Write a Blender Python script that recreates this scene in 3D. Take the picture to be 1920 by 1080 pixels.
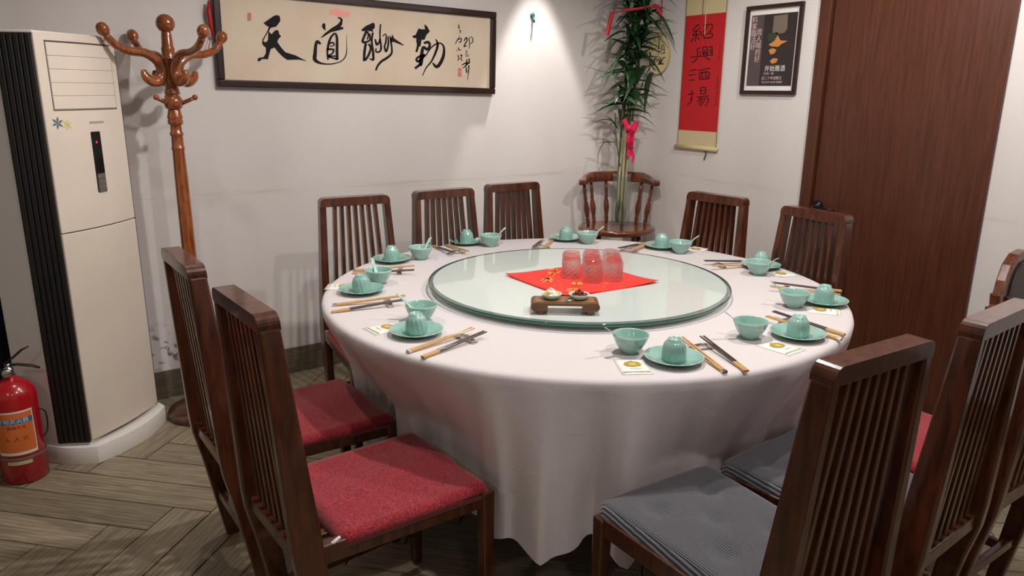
import bpy, bmesh, math, random
from mathutils import Vector, Matrix
from mathutils.geometry import tessellate_polygon

for o in list(bpy.data.objects): bpy.data.objects.remove(o, do_unlink=True)
SC = bpy.context.scene
COL = SC.collection
PI = math.pi
random.seed(7)

# ------------------------------------------------------------------ camera
F_PX, PITCH, ROLL, YAW, CAM_H = 1392.66, 0.26073, 0.00976, 0.5956, 1.4726
_f = Vector((math.sin(YAW)*math.cos(PITCH), math.cos(YAW)*math.cos(PITCH), -math.sin(PITCH)))
_r0 = Vector((math.cos(YAW), -math.sin(YAW), 0))
_u0 = _r0.cross(_f)
_r = _r0*math.cos(ROLL) + _u0*math.sin(ROLL)
_u = _u0*math.cos(ROLL) - _r0*math.sin(ROLL)
CAM = Vector((0, 0, CAM_H))
cd = bpy.data.cameras.new('camera'); cam = bpy.data.objects.new('camera', cd); COL.objects.link(cam)
cd.sensor_width = 36; cd.lens = F_PX/1920*36; cd.clip_start = 0.02
m = Matrix.Identity(4)
for i in range(3):
    m[i][0] = _r[i]; m[i][1] = _u[i]; m[i][2] = -_f[i]; m[i][3] = CAM[i]
cam.matrix_world = m
SC.camera = cam
def ray(x, y): return _f + _r*((x-960)/F_PX) + _u*((540-y)/F_PX)
def on_z(x, y, z): d = ray(x, y); return CAM + d*((z-CAM_H)/d.z)
def on_y(x, y, Y): d = ray(x, y); return CAM + d*(Y/d.y)
def on_x(x, y, X): d = ray(x, y); return CAM + d*(X/d.x)

# ------------------------------------------------------------------ light and exposure
SC.view_settings.view_transform = 'Standard'; SC.view_settings.look = 'None'
SC.view_settings.gamma = 1; SC.view_settings.use_curve_mapping = False
SC.view_settings.exposure = 0.06
w = bpy.data.worlds.new('world'); SC.world = w; w.use_nodes = True
w.node_tree.nodes['Background'].inputs[0].default_value = (1, .95, .9, 1)
w.node_tree.nodes['Background'].inputs[1].default_value = 0.05
CEIL = 2.62
def spot(x, y, watts, angle=120, blend=.8, size=.05, col=(1, .95, .918), aim=None):
    l = bpy.data.lights.new('downlight_or_fill', 'SPOT'); l.energy = watts; l.spot_size = math.radians(angle)
    l.spot_blend = blend; l.shadow_soft_size = size; l.color = col
    o = bpy.data.objects.new('downlight_or_fill', l); COL.objects.link(o); o.location = (x, y, CEIL-.03)
    if aim is not None:
        d = Vector(aim)-o.location; o.rotation_euler = d.to_track_quat('-Z', 'Y').to_euler()
    return o
spot(2.68, 3.50, 115, 46, .3, .03)            # grazes the back wall beside the bamboo
spot(0.42, 2.62, 32, 84, .6, .03)
spot(2.55, 1.25, 58, 168, .35, .03)
spot(1.22, 0.50, 46, 168, .35, .03)
spot(1.55, 1.80, 82, 168, .35, .04)
spot(-0.10, -0.9, 12, 168, .4, .05)           # added fill lamp behind the camera, soft frontal light
spot(-1.50, 0.2, 20, 168, .4, .05)  # second added fill lamp, off to the left, no known fitting

# ------------------------------------------------------------------ materials
def lin(c):
    return tuple(((v/255)/12.92 if v/255 <= .04045 else ((v/255+.055)/1.055)**2.4) for v in c)+(1,)
MATS = {}
def mat(name, rgb, rough=.5, metal=0, coat=0, spec=.5, transmission=0, ior=1.45, emit=0, emit_rgb=None, sheen=0, alpha=1):
    if name in MATS: return MATS[name]
    M = bpy.data.materials.new(name); M.use_nodes = True
    b = M.node_tree.nodes['Principled BSDF']
    b.inputs['Base Color'].default_value = lin(rgb); b.inputs['Roughness'].default_value = rough
    b.inputs['Metallic'].default_value = metal; b.inputs['Coat Weight'].default_value = coat
    b.inputs['Coat Roughness'].default_value = .08
    b.inputs['Specular IOR Level'].default_value = spec; b.inputs['IOR'].default_value = ior
    b.inputs['Transmission Weight'].default_value = transmission
    b.inputs['Sheen Weight'].default_value = sheen; b.inputs['Alpha'].default_value = alpha
    if emit:
        b.inputs['Emission Color'].default_value = lin(emit_rgb or rgb); b.inputs['Emission Strength'].default_value = emit
    MATS[name] = M
    return M
def nodes(M): return M.node_tree.nodes, M.node_tree.links, M.node_tree.nodes['Principled BSDF']
def noise_colour(M, c1, c2, scale=(1, 1, 1), nscale=5, detail=4, lo=.35, hi=.65, bump=0, coord='Object', random_offset=False, distortion=0, bdist=.002):
    """colour noise stretched along an axis (wood grain, plaster, weave) with fine relief"""
    N, L, b = nodes(M)
    tc = N.new('ShaderNodeTexCoord'); mp = N.new('ShaderNodeMapping'); mp.inputs['Scale'].default_value = scale
    nz = N.new('ShaderNodeTexNoise'); nz.inputs['Scale'].default_value = nscale; nz.inputs['Detail'].default_value = detail
    nz.inputs['Distortion'].default_value = distortion
    rp = N.new('ShaderNodeValToRGB'); rp.color_ramp.elements[0].position = lo; rp.color_ramp.elements[1].position = hi
    rp.color_ramp.elements[0].color = lin(c1); rp.color_ramp.elements[1].color = lin(c2)
    src = tc.outputs[coord]
    if random_offset:
        oi = N.new('ShaderNodeObjectInfo'); ml = N.new('ShaderNodeMath'); ml.operation = 'MULTIPLY'; ml.inputs[1].default_value = 37
        L.new(oi.outputs['Random'], ml.inputs[0])
        ad = N.new('ShaderNodeVectorMath'); ad.operation = 'ADD'
        L.new(src, ad.inputs[0]); L.new(ml.outputs[0], ad.inputs[1]); src = ad.outputs[0]
    L.new(src, mp.inputs['Vector']); L.new(mp.outputs[0], nz.inputs['Vector'])
    L.new(nz.outputs['Fac'], rp.inputs[0]); L.new(rp.outputs[0], b.inputs['Base Color'])
    if bump:
        bp = N.new('ShaderNodeBump'); bp.inputs['Strength'].default_value = bump; bp.inputs['Distance'].default_value = bdist
        L.new(nz.outputs['Fac'], bp.inputs['Height']); L.new(bp.outputs[0], b.inputs['Normal'])
    return rp, nz, mp
def wood(name, c1, c2, scale, rough=.35, coat=.4, ro=True, spec=.5):
    if name in MATS: return MATS[name]
    M = mat(name, c1, rough, coat=coat, spec=spec)
    noise_colour(M, c1, c2, scale, 6, 6, .3, .7, bump=.05, random_offset=ro, distortion=.6)
    return M

WALL = mat('painted_plaster', (222, 216, 212), .75, spec=.3)
def wall_material():
    N, L, b = nodes(WALL)
    rp, nz, mp = noise_colour(WALL, (212, 205, 201), (226, 221, 217), (1, 1, .5), 1.6, 5, .3, .7, bump=.04)
    # damp flaking patch low on the wall beside the coat stand and a faint scuff line at chair-back height
    tc = N.new('ShaderNodeTexCoord'); sx = N.new('ShaderNodeSeparateXYZ'); L.new(tc.outputs['Object'], sx.inputs[0])
    def band(sock, lo, hi, soft):
        a = N.new('ShaderNodeMapRange'); a.interpolation_type = 'SMOOTHSTEP'; a.inputs['From Min'].default_value = lo-soft; a.inputs['From Max'].default_value = lo+soft
        c = N.new('ShaderNodeMapRange'); c.interpolation_type = 'SMOOTHSTEP'; c.inputs['From Min'].default_value = hi-soft; c.inputs['From Max'].default_value = hi+soft
        c.inputs['To Min'].default_value = 1; c.inputs['To Max'].default_value = 0
        L.new(sock, a.inputs[0]); L.new(sock, c.inputs[0])
        mm = N.new('ShaderNodeMath'); mm.operation = 'MULTIPLY'; L.new(a.outputs[0], mm.inputs[0]); L.new(c.outputs[0], mm.inputs[1]); return mm.outputs[0]
    def mul(a, c):
        mm = N.new('ShaderNodeMath'); mm.operation = 'MULTIPLY'; L.new(a, mm.inputs[0]); L.new(c, mm.inputs[1]); return mm.outputs[0]
    n2 = N.new('ShaderNodeTexNoise'); n2.inputs['Scale'].default_value = 26; n2.inputs['Detail'].default_value = 8
    L.new(tc.outputs['Object'], n2.inputs['Vector'])
    th = N.new('ShaderNodeMapRange'); th.inputs['From Min'].default_value = .54; th.inputs['From Max'].default_value = .62; L.new(n2.outputs['Fac'], th.inputs[0])
    patch = mul(mul(band(sx.outputs['X'], .42, .72, .1), band(sx.outputs['Z'], .16, .34, .06)), th.outputs[0])
    mx = N.new('ShaderNodeMix'); mx.data_type = 'RGBA'; mx.inputs['B'].default_value = lin((120, 112, 108))
    L.new(patch, mx.inputs['Factor']); L.new(rp.outputs[0], mx.inputs['A'])
    n3 = N.new('ShaderNodeTexNoise'); n3.inputs['Scale'].default_value = 3; mp3 = N.new('ShaderNodeMapping'); mp3.inputs['Scale'].default_value = (1.2, 1.2, 40)
    L.new(tc.outputs['Object'], mp3.inputs[0]); L.new(mp3.outputs[0], n3.inputs[0])
    t3 = N.new('ShaderNodeMapRange'); t3.inputs['From Min'].default_value = .45; t3.inputs['From Max'].default_value = .75; t3.inputs['To Max'].default_value = .35; L.new(n3.outputs['Fac'], t3.inputs[0])
    line = mul(band(sx.outputs['Z'], .955, .985, .02), t3.outputs[0])
    m2 = N.new('ShaderNodeMix'); m2.data_type = 'RGBA'; m2.inputs['B'].default_value = lin((170, 150, 120))
    L.new(line, m2.inputs['Factor']); L.new(mx.outputs['Result'], m2.inputs['A']); L.new(m2.outputs['Result'], b.inputs['Base Color'])
wall_material()
CEILM = mat('ceiling_paint', (225, 222, 218), .9)
GROUT = mat('floor_grout', (66, 56, 46), .8)
PLANK = mat('oak_look_tile', (140, 124, 98), .42, spec=.4)
def plank_material():
    N, L, b = nodes(PLANK)
    rp, nz, mp = noise_colour(PLANK, (122, 110, 90), (166, 152, 126), (1.2, 14, 1), 3.2, 7, .3, .72, bump=.12, random_offset=True, distortion=1.6)
    oi = N.new('ShaderNodeObjectInfo'); hs = N.new('ShaderNodeHueSaturation'); mr = N.new('ShaderNodeMapRange')
    mr.inputs['To Min'].default_value = .86; mr.inputs['To Max'].default_value = 1.1
    L.new(oi.outputs['Random'], mr.inputs[0]); L.new(mr.outputs[0], hs.inputs['Value'])
    L.new(rp.outputs[0], hs.inputs['Color'])
    # cathedral figure: contour lines of a stretched noise
    wv = N.new('ShaderNodeTexWave'); wv.wave_type = 'RINGS'; wv.inputs['Scale'].default_value = 5.5; wv.inputs['Distortion'].default_value = 3.5
    wv.inputs['Detail'].default_value = 3; wv.inputs['Detail Scale'].default_value = 1.2
    m2 = N.new('ShaderNodeMapping'); m2.inputs['Scale'].default_value = (.55, 3.2, 1)
    L.new(mp.inputs['Vector'].links[0].from_socket, m2.inputs[0]); L.new(m2.outputs[0], wv.inputs[0])
    r2 = N.new('ShaderNodeMapRange'); r2.inputs['From Min'].default_value = .0; r2.inputs['From Max'].default_value = .22; r2.inputs['To Min'].default_value = .38; r2.inputs['To Max'].default_value = 0
    L.new(wv.outputs['Fac'], r2.inputs[0])
    mx = N.new('ShaderNodeMix'); mx.data_type = 'RGBA'; mx.inputs['B'].default_value = lin((84, 72, 54))
    L.new(r2.outputs[0], mx.inputs['Factor']); L.new(hs.outputs[0], mx.inputs['A']); L.new(mx.outputs['Result'], b.inputs['Base Color'])
plank_material()
SKIRT = wood('dark_skirting_tile', (84, 76, 66), (110, 100, 86), (2, 2, 12), .35, .2, False)
CHAIRW = wood('chair_rosewood', (52, 24, 15), (96, 50, 29), (9, 9, 1.2), .3, .55)
DOORW = wood('door_walnut', (72, 36, 22), (92, 50, 31), (14, 14, .7), .42, .15, False)
RACKW = wood('amber_varnished_wood', (106, 50, 18), (160, 88, 38), (14, 14, 2), .2, .9)
STOOLW = wood('red_brown_varnished_wood', (74, 33, 18), (116, 60, 33), (6, 6, 2), .22, .8)
TRAYW = wood('tray_walnut', (88, 56, 36), (128, 88, 58), (3, 20, 20), .4, .2)
CARVEW = wood('carved_rosewood', (50, 24, 16), (120, 66, 36), (20, 20, 3), .25, .7)
FRAMEW = mat('black_brown_frame', (42, 22, 20), .3, coat=.4)
LEATHER = mat('dark_leather', (44, 30, 32), .35)
def fabric(name, c1, c2, rough=.9, sc=220):
    M = mat(name, c1, rough, sheen=.3, spec=.2)
    noise_colour(M, c1, c2, (1, 1, 1), sc, 3, .35, .65, bump=.5, random_offset=True, bdist=.0015)
    return M
REDF = fabric('red_woven_fabric', (118, 24, 36), (172, 56, 62))
LINENT = mat('white_ties', (222, 216, 210), .8)
GREYF = mat('grey_corduroy', (112, 112, 118), .9, sheen=.3, spec=.2)
def corduroy():
    N, L, b = nodes(GREYF)
    tc = N.new('ShaderNodeTexCoord'); wv = N.new('ShaderNodeTexWave'); wv.bands_direction = 'X'; wv.inputs['Scale'].default_value = 62
    wv.inputs['Distortion'].default_value = .6; wv.inputs['Detail'].default_value = 1
    rp = N.new('ShaderNodeValToRGB'); rp.color_ramp.elements[0].color = lin((52, 52, 60)); rp.color_ramp.elements[1].color = lin((116, 115, 121))
    rp.color_ramp.elements[0].position = .15; rp.color_ramp.elements[1].position = .6
    bp = N.new('ShaderNodeBump'); bp.inputs['Strength'].default_value = .7; bp.inputs['Distance'].default_value = .003
    L.new(tc.outputs['Object'], wv.inputs[0]); L.new(wv.outputs['Fac'], rp.inputs[0]); L.new(rp.outputs[0], b.inputs['Base Color'])
    L.new(wv.outputs['Fac'], bp.inputs['Height']); L.new(bp.outputs[0], b.inputs['Normal'])
corduroy()
CLOTH = mat('white_tablecloth', (220, 212, 212), .72, sheen=.2, spec=.25)
def cloth_material():
    N, L, b = nodes(CLOTH)
    tc = N.new('ShaderNodeTexCoord'); nz = N.new('ShaderNodeTexNoise'); nz.inputs['Scale'].default_value = 9; nz.inputs['Detail'].default_value = 5; nz.inputs['Distortion'].default_value = 1.2
    bp = N.new('ShaderNodeBump'); bp.inputs['Strength'].default_value = .3; bp.inputs['Distance'].default_value = .008
    L.new(tc.outputs['Object'], nz.inputs[0]); L.new(nz.outputs['Fac'], bp.inputs['Height']); L.new(bp.outputs[0], b.inputs['Normal'])
cloth_material()
CELADON = mat('celadon_glaze', (140, 186, 174), .16, coat=.6, spec=.5)
noise_colour(CELADON, (136, 180, 169), (158, 197, 186), (1, 1, 1), 14, 3, .3, .7, random_offset=True)
CELRIM = mat('celadon_pale_rim', (178, 212, 198), .2, coat=.5)
CHOPL = wood('pale_bamboo', (196, 150, 92), (222, 182, 124), (40, 3, 40), .45, .1)
CHOPD = mat('grey_brown_lacquer', (74, 62, 58), .3, coat=.3)
METAL = mat('brushed_metal', (196, 192, 186), .28, metal=1)
PAPERW = mat('white_paper', (238, 236, 230), .6)
GOLD = mat('gold_print', (188, 152, 42), .45)
PALEGREEN = mat('pale_green_print', (190, 206, 150), .6)
INK = mat('black_ink', (30, 26, 28), .7, spec=.2)
RICE = mat('rice_paper', (214, 196, 172), .75)
noise_colour(RICE, (208, 188, 164), (220, 204, 184), (1, 1, 1), 3, 4, .3, .7)
SEAL = mat('faded_red_seal', (196, 128, 112), .8)
SCROLLR = mat('red_scroll_paper', (190, 26, 34), .7)
SCROLLC = mat('cream_scroll_silk', (206, 190, 148), .7)
SCROLLE = mat('scroll_edge_brown', (110, 92, 66), .7)
REDN = mat('red_napkin', (246, 40, 20), .75, sheen=.2)
GOLDLT = mat('gold_thread', (250, 150, 70), .6)
TURNG = mat('green_backed_glass', (206, 216, 210), .03, spec=.5, ior=1.5)
EDGEG = mat('green_glass_edge', (44, 96, 82), .05, coat=.5)
WHITEP = mat('white_plastic', (228, 222, 216), .35)
CREAMP = mat('cream_plastic', (222, 208, 192), .38)
noise_colour(CREAMP, (214, 200, 184), (226, 213, 198), (1, 1, 1), 2.2, 4, .3, .7)
BLACKP = mat('black_plastic', (30, 27, 26), .45)
SCREEN = mat('display_black', (16, 15, 17), .12)
BUTTON = mat('display_grey', (118, 110, 106), .4, metal=.4)
LED = mat('red_led', (255, 30, 60), .4, emit=2.5, emit_rgb=(255, 30, 70))
GREYPR = mat('grey_print', (140, 132, 126), .6)
EXTR = mat('red_enamel', (170, 22, 30), .25, coat=.5)
ORANGE = mat('orange_label', (214, 112, 52), .5)
BLUEL = mat('blue_label', (44, 108, 160), .5)
WHITEL = mat('white_label', (226, 220, 208), .5)
NAVY = mat('navy_cloth', (26, 30, 48), .9)
LEAF = mat('bamboo_leaf', (30, 62, 34), .4, spec=.5)
noise_colour(LEAF, (22, 50, 28), (48, 84, 44), (1, 1, 1), 9, 3, .3, .7, random_offset=True)
LEAFY = mat('yellowing_leaf', (118, 124, 66), .5)
STEMG = mat('bamboo_stem', (78, 92, 50), .45)
STEMW = mat('pale_stem', (176, 164, 128), .5)
MOSS = mat('mossy_roots', (70, 74, 40), .7)
PINK = mat('pink_ribbon', (236, 40, 92), .4)
REDRIB = mat('red_ribbon', (168, 26, 38), .45)
FANM = mat('cream_fan_silk', (222, 204, 156), .7)
FANE = mat('fan_rim', (176, 152, 104), .6)
BROWNINK = mat('brown_ink', (58, 34, 24), .7)
TEAL = mat('teal_plastic', (40, 96, 88), .4)
POSTERB = mat('poster_brown_black', (52, 44, 44), .35)
POSTERL = mat('poster_lighter_strip', (86, 74, 74), .35)
POSTERT = mat('poster_tan', (122, 108, 90), .5)
POSTERO = mat('poster_orange', (206, 140, 74), .5)
POSTERG = mat('poster_green', (58, 66, 54), .5)
POSTERP = mat('poster_pale_letters', (226, 196, 192), .5)
PEANUT = mat('red_peanut', (122, 40, 30), .4, coat=.2)
PICKW = mat('white_radish', (238, 232, 214), .35)
PICKY = mat('yellow_pepper', (238, 196, 60), .35)
PICKO = mat('orange_carrot', (226, 128, 36), .35)
def thin_glass(name, tint, body=.12, rough=.03):
    M = bpy.data.materials.new(name); M.use_nodes = True; N = M.node_tree.nodes; L = M.node_tree.links; N.clear()
    out = N.new('ShaderNodeOutputMaterial'); tr = N.new('ShaderNodeBsdfTransparent'); tr.inputs[0].default_value = tint
    gl = N.new('ShaderNodeBsdfGlossy'); gl.inputs['Roughness'].default_value = rough
    df = N.new('ShaderNodeBsdfTranslucent'); df.inputs[0].default_value = (.9, .93, .92, 1)
    m1 = N.new('ShaderNodeMixShader'); m1.inputs[0].default_value = body
    lw = N.new('ShaderNodeLayerWeight'); lw.inputs['Blend'].default_value = .5
    pw_ = N.new('ShaderNodeMath'); pw_.operation = 'POWER'; pw_.inputs[1].default_value = 4; L.new(lw.outputs['Facing'], pw_.inputs[0])
    fr = N.new('ShaderNodeMath'); fr.operation = 'MULTIPLY_ADD'; fr.inputs[1].default_value = .55; fr.inputs[2].default_value = .045; L.new(pw_.outputs[0], fr.inputs[0])
    m2 = N.new('ShaderNodeMixShader')
    L.new(tr.outputs[0], m1.inputs[1]); L.new(df.outputs[0], m1.inputs[2])
    L.new(fr.outputs[0], m2.inputs[0]); L.new(m1.outputs[0], m2.inputs[1]); L.new(gl.outputs[0], m2.inputs[2])
    L.new(m2.outputs[0], out.inputs[0]); return M
GLASS = mat('tumbler_glass', (255, 250, 250), .02, transmission=1, ior=1.4)
def lighten_glass(M, t, d):
    N, L, b = nodes(M); out = N['Material Output']
    tr = N.new('ShaderNodeBsdfTransparent'); df = N.new('ShaderNodeBsdfTranslucent'); df.inputs[0].default_value = (1, .93, .93, 1)
    m1 = N.new('ShaderNodeMixShader'); m1.inputs[0].default_value = t; m2 = N.new('ShaderNodeMixShader'); m2.inputs[0].default_value = d
    L.new(b.outputs[0], m1.inputs[1]); L.new(tr.outputs[0], m1.inputs[2]); L.new(m1.outputs[0], m2.inputs[1]); L.new(df.outputs[0], m2.inputs[2]); L.new(m2.outputs[0], out.inputs[0])
lighten_glass(GLASS, .4, .035)
VASEG = thin_glass('vase_glass', (.92, .95, .94, 1), .07)
PICG = thin_glass('picture_glass', (1, 1, 1, 1), 0, .02)

# ------------------------------------------------------------------ mesh helpers
class MB:
    def __init__(s): s.v = []; s.f = []; s.m = []; s.mi = 0
    def add(s, vs, fs):
        b = len(s.v); s.v += [tuple(v) for v in vs]
        for f in fs: s.f.append([i+b for i in f]); s.m.append(s.mi)
        return s
    def box(s, lo, hi, M=None):
        x0, y0, z0 = lo; x1, y1, z1 = hi
        v = [Vector(p) for p in ((x0,y0,z0),(x1,y0,z0),(x1,y1,z0),(x0,y1,z0),(x0,y0,z1),(x1,y0,z1),(x1,y1,z1),(x0,y1,z1))]
        if M: v = [M @ p for p in v]
        return s.add(v, [(0,3,2,1),(4,5,6,7),(0,1,5,4),(1,2,6,5),(2,3,7,6),(3,0,4,7)])
    def hexa(s, v): return s.add(v, [(0,3,2,1),(4,5,6,7),(0,1,5,4),(1,2,6,5),(2,3,7,6),(3,0,4,7)])
    def bar(s, a, b, w, h, up=(0,0,1), w2=None, h2=None):
        a = Vector(a); b = Vector(b); d = (b-a).normalized(); sx = d.cross(Vector(up)).normalized(); sy = sx.cross(d)
        w2 = w if w2 is None else w2; h2 = h if h2 is None else h2
        v = [a-sx*w/2-sy*h/2, a+sx*w/2-sy*h/2, a+sx*w/2+sy*h/2, a-sx*w/2+sy*h/2, b-sx*w2/2-sy*h2/2, b+sx*w2/2-sy*h2/2, b+sx*w2/2+sy*h2/2, b-sx*w2/2+sy*h2/2]
        return s.add(v, [(0,3,2,1),(4,5,6,7),(0,1,5,4),(1,2,6,5),(2,3,7,6),(3,0,4,7)])
    def tube(s, path, rad, n=10, caps=True, flat=1):
        P = [Vector(p) for p in path]
        if not isinstance(rad, (list, tuple)): rad = [rad]*len(P)
        up = Vector((0,0,1)); ref = None; b = len(s.v); vs = []; fs = []
        for i, p in enumerate(P):
            t = (P[min(i+1, len(P)-1)]-P[max(i-1, 0)]).normalized()
            if ref is None: ref = t.orthogonal().normalized() if abs(t.z) > .95 else t.cross(up).normalized()
            ref = (ref - t*ref.dot(t)).normalized(); bn = t.cross(ref)
            for k in range(n):
                a = 2*PI*k/n; vs.append(p+ref*math.cos(a)*rad[i]+bn*math.sin(a)*rad[i]*flat)
        for i in range(len(P)-1):
            for k in range(n): fs.append((i*n+k, i*n+(k+1) % n, (i+1)*n+(k+1) % n, (i+1)*n+k))
        if caps: fs.append(tuple(range(n))[::-1]); fs.append(tuple((len(P)-1)*n+k for k in range(n)))
        return s.add(vs, fs)
    def lathe(s, prof, n=24, c=(0,0,0), fn=None, M=None, closed=False):
        vs = []; fs = []
        for i, (r, z) in enumerate(prof):
            for k in range(n):
                a = 2*PI*k/n; rr = r*(fn(a, i, z) if fn else 1)
                p = Vector((c[0]+rr*math.cos(a), c[1]+rr*math.sin(a), c[2]+z)); vs.append(M @ p if M else p)
        for i in range(len(prof)-1):
            for k in range(n): fs.append((i*n+k, i*n+(k+1) % n, (i+1)*n+(k+1) % n, (i+1)*n+k))
        if not closed:
            if prof[0][0] > 1e-5: fs.append(tuple(range(n))[::-1])
            if prof[-1][0] > 1e-5: fs.append(tuple((len(prof)-1)*n+k for k in range(n)))
        return s.add(vs, fs)
    def prism(s, poly, fn, t0, t1):
        n = len(poly); vs = [fn(x, y, t0) for x, y in poly]+[fn(x, y, t1) for x, y in poly]
        tri = tessellate_polygon([[Vector((x, y, 0)) for x, y in poly]])
        area = sum(poly[i][0]*poly[(i+1) % n][1]-poly[(i+1) % n][0]*poly[i][1] for i in range(n))
        fs = [t for t in tri]+[tuple(i+n for i in t)[::-1] for t in tri]
        fs += [(i, (i+1) % n, (i+1) % n+n, i+n) for i in range(n)]
        return s.add(vs, fs)
    def mesh(s, name, mats, smooth=False, bevel=0, seg=2, weld=False, fix=True):
        bm = bmesh.new(); V = [bm.verts.new(v) for v in s.v]
        for f, mi in zip(s.f, s.m):
            try: F = bm.faces.new([V[i] for i in f]); F.material_index = mi; F.smooth = smooth
            except ValueError: pass
        if weld: bmesh.ops.remove_doubles(bm, verts=bm.verts, dist=1e-5)
        if fix: bmesh.ops.recalc_face_normals(bm, faces=bm.faces)
        if bevel:
            es = [e for e in bm.edges if len(e.link_faces) == 2 and e.calc_face_angle(0) > .5]
            bmesh.ops.bevel(bm, geom=es, offset=bevel, segments=seg, profile=.5, affect='EDGES', clamp_overlap=True)
            if smooth:
                for f in bm.faces: f.smooth = True
        me = bpy.data.meshes.new(name); bm.to_mesh(me); bm.free()
        for M in (mats if isinstance(mats, (list, tuple)) else [mats]): me.materials.append(M)
        return me
    def build(s, name, mats, parent=None, **k):
        return put(name, s.mesh(name, mats, **k), parent)
def put(name, me, parent=None, M=None):
    o = bpy.data.objects.new(name, me); COL.objects.link(o); o.parent = parent
    if M is not None: o.matrix_basis = M
    return o
def tag(o, label, cat, group=None):
    o['label'] = label; o['category'] = cat
    if group: o['group'] = group
    return o
def struct(o): o['kind'] = 'structure'; return o
def thing(name, label, cat, loc=(0,0,0), rz=0, group=None):
    o = bpy.data.objects.new(name, None); COL.objects.link(o); o.location = loc; o.rotation_euler = (0, 0, rz); o.empty_display_size = .05
    return tag(o, label, cat, group)
def dup(root, loc, rz, label, group=None):
    r = root.copy(); COL.objects.link(r); r.location = loc; r.rotation_euler = (0, 0, rz); r['label'] = label
    if group: r['group'] = group
    for ch in root.children:
        c = ch.copy(); COL.objects.link(c); c.parent = r
        for g in ch.children:
            d = g.copy(); COL.objects.link(d); d.parent = c
    return r
def smooth_path(pts, n=6):
    """Catmull-Rom through points of any dimension"""
    P = [Vector(p) for p in pts]; out = []
    for i in range(len(P)-1):
        a = P[max(i-1, 0)]; b = P[i]; c = P[i+1]; d = P[min(i+2, len(P)-1)]
        for k in range(n):
            t = k/n
            out.append(.5*((2*b)+(c-a)*t+(2*a-5*b+4*c-d)*t*t+(3*b-a-3*c+d)*t**3))
    return out+[P[-1]]
def ink_poly(mb, poly, fn):
    tri = tessellate_polygon([[Vector((x, y, 0)) for x, y in poly]])
    mb.add([fn(x, y) for x, y in poly], [tuple(t) for t in tri])
def ink_stroke(mb, pts, fn):
    S = smooth_path([Vector(p) for p in pts], 5); L = []; R = []
    for i, p in enumerate(S):
        t = Vector((S[min(i+1, len(S)-1)][k]-S[max(i-1, 0)][k] for k in (0, 1)))
        if t.length < 1e-6: t = Vector((1, 0))
        t.normalize(); n = Vector((-t[1], t[0]))*max(p[2], 1e-5)/2
        L.append(fn(p[0]+n[0], p[1]+n[1])); R.append(fn(p[0]-n[0], p[1]-n[1]))
    k = len(S); mb.add(L+R, [(i, i+1, i+1+k, i+k) for i in range(k-1)])
def text_mesh(body, size, material, align='CENTER'):
    cu = bpy.data.curves.new('lettering', 'FONT'); cu.body = body; cu.size = size; cu.align_x = align; cu.align_y = 'CENTER'; cu.resolution_u = 2
    o = bpy.data.objects.new('lettering', cu); COL.objects.link(o)
    bpy.context.view_layer.update()
    me = bpy.data.meshes.new_from_object(o.evaluated_get(bpy.context.evaluated_depsgraph_get()))
    bpy.data.objects.remove(o); bpy.data.curves.remove(cu)
    me.name = 'lettering'; me.materials.clear(); me.materials.append(material)
    return me
# plane frames: columns = right, up, out of the wall towards the room
def frame_back(p): return Matrix(((1,0,0,p[0]),(0,0,-1,p[1]),(0,1,0,p[2]),(0,0,0,1)))      # on wall_back, out = -Y
def frame_right(p): return Matrix(((0,0,-1,p[0]),(-1,0,0,p[1]),(0,1,0,p[2]),(0,0,0,1)))    # on wall_right, out = -X

# ------------------------------------------------------------------ room shell
YB, XR = 3.745, 3.386
XL, YF = -2.6, -2.4
def slab(name, lo, hi, M): return struct(MB().box(lo, hi).build(name, M))
slab('floor', (XL-.1, YF-.1, -.06), (XR+.1, YB+.1, -.006), GROUT)
FLOOR = bpy.data.objects['floor']
slab('ceiling', (XL-.1, YF-.1, CEIL), (XR+.1, YB+.1, CEIL+.08), CEILM)
slab('wall_back', (XL-.1, YB, -.06), (XR+.1, YB+.12, CEIL), WALL)
DY0, DY1, DTOP = on_x(1898, 100, XR).y, on_x(1527, 150, XR).y, 2.16     # door opening (with frame)
wr = MB(); wr.box((XR, YF-.1, -.06), (XR+.12, DY0, CEIL)); wr.box((XR, DY1, -.06), (XR+.12, YB, CEIL)); wr.box((XR, DY0, DTOP), (XR+.12, DY1, CEIL))
struct(wr.build('wall_right', WALL))
slab('wall_left', (XL-.1, YF, -.06), (XL, YB, CEIL), WALL)
slab('wall_front', (XL-.1, YF-.12, -.06), (XR+.1, YF, CEIL), WALL)
# herringbone planks
PW, PL = .1485, .785
def clip(poly, ax, lim, keep_less):
    out = []
    for i in range(len(poly)):
        a, b = poly[i], poly[(i+1) % len(poly)]
        ia = (a[ax] <= lim) if keep_less else (a[ax] >= lim); ib = (b[ax] <= lim) if keep_less else (b[ax] >= lim)
        if ia: out.append(a)
        if ia != ib:
            t = (lim-a[ax])/(b[ax]-a[ax]); out.append((a[0]+(b[0]-a[0])*t, a[1]+(b[1]-a[1])*t))
    return out
g = .0022; ch = .0015
def plank_mesh():
    mb = MB(); x, y = PL/2-g, PW/2-g
    v = [(-x,-y,-.005),(x,-y,-.005),(x,y,-.005),(-x,y,-.005),(-x,-y,-ch),(x,-y,-ch),(x,y,-ch),(-x,y,-ch),(-x+ch,-y+ch,0),(x-ch,-y+ch,0),(x-ch,y-ch,0),(-x+ch,y-ch,0)]
    mb.add(v, [(0,1,5,4),(1,2,6,5),(2,3,7,6),(3,0,4,7),(4,5,9,8),(5,6,10,9),(6,7,11,10),(7,4,8,11),(8,9,10,11)])
    return mb.mesh('plank', PLANK, fix=False)
PM = plank_mesh()
X0, Y0 = .095, 3.115
R2 = math.sqrt(.5)
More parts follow.
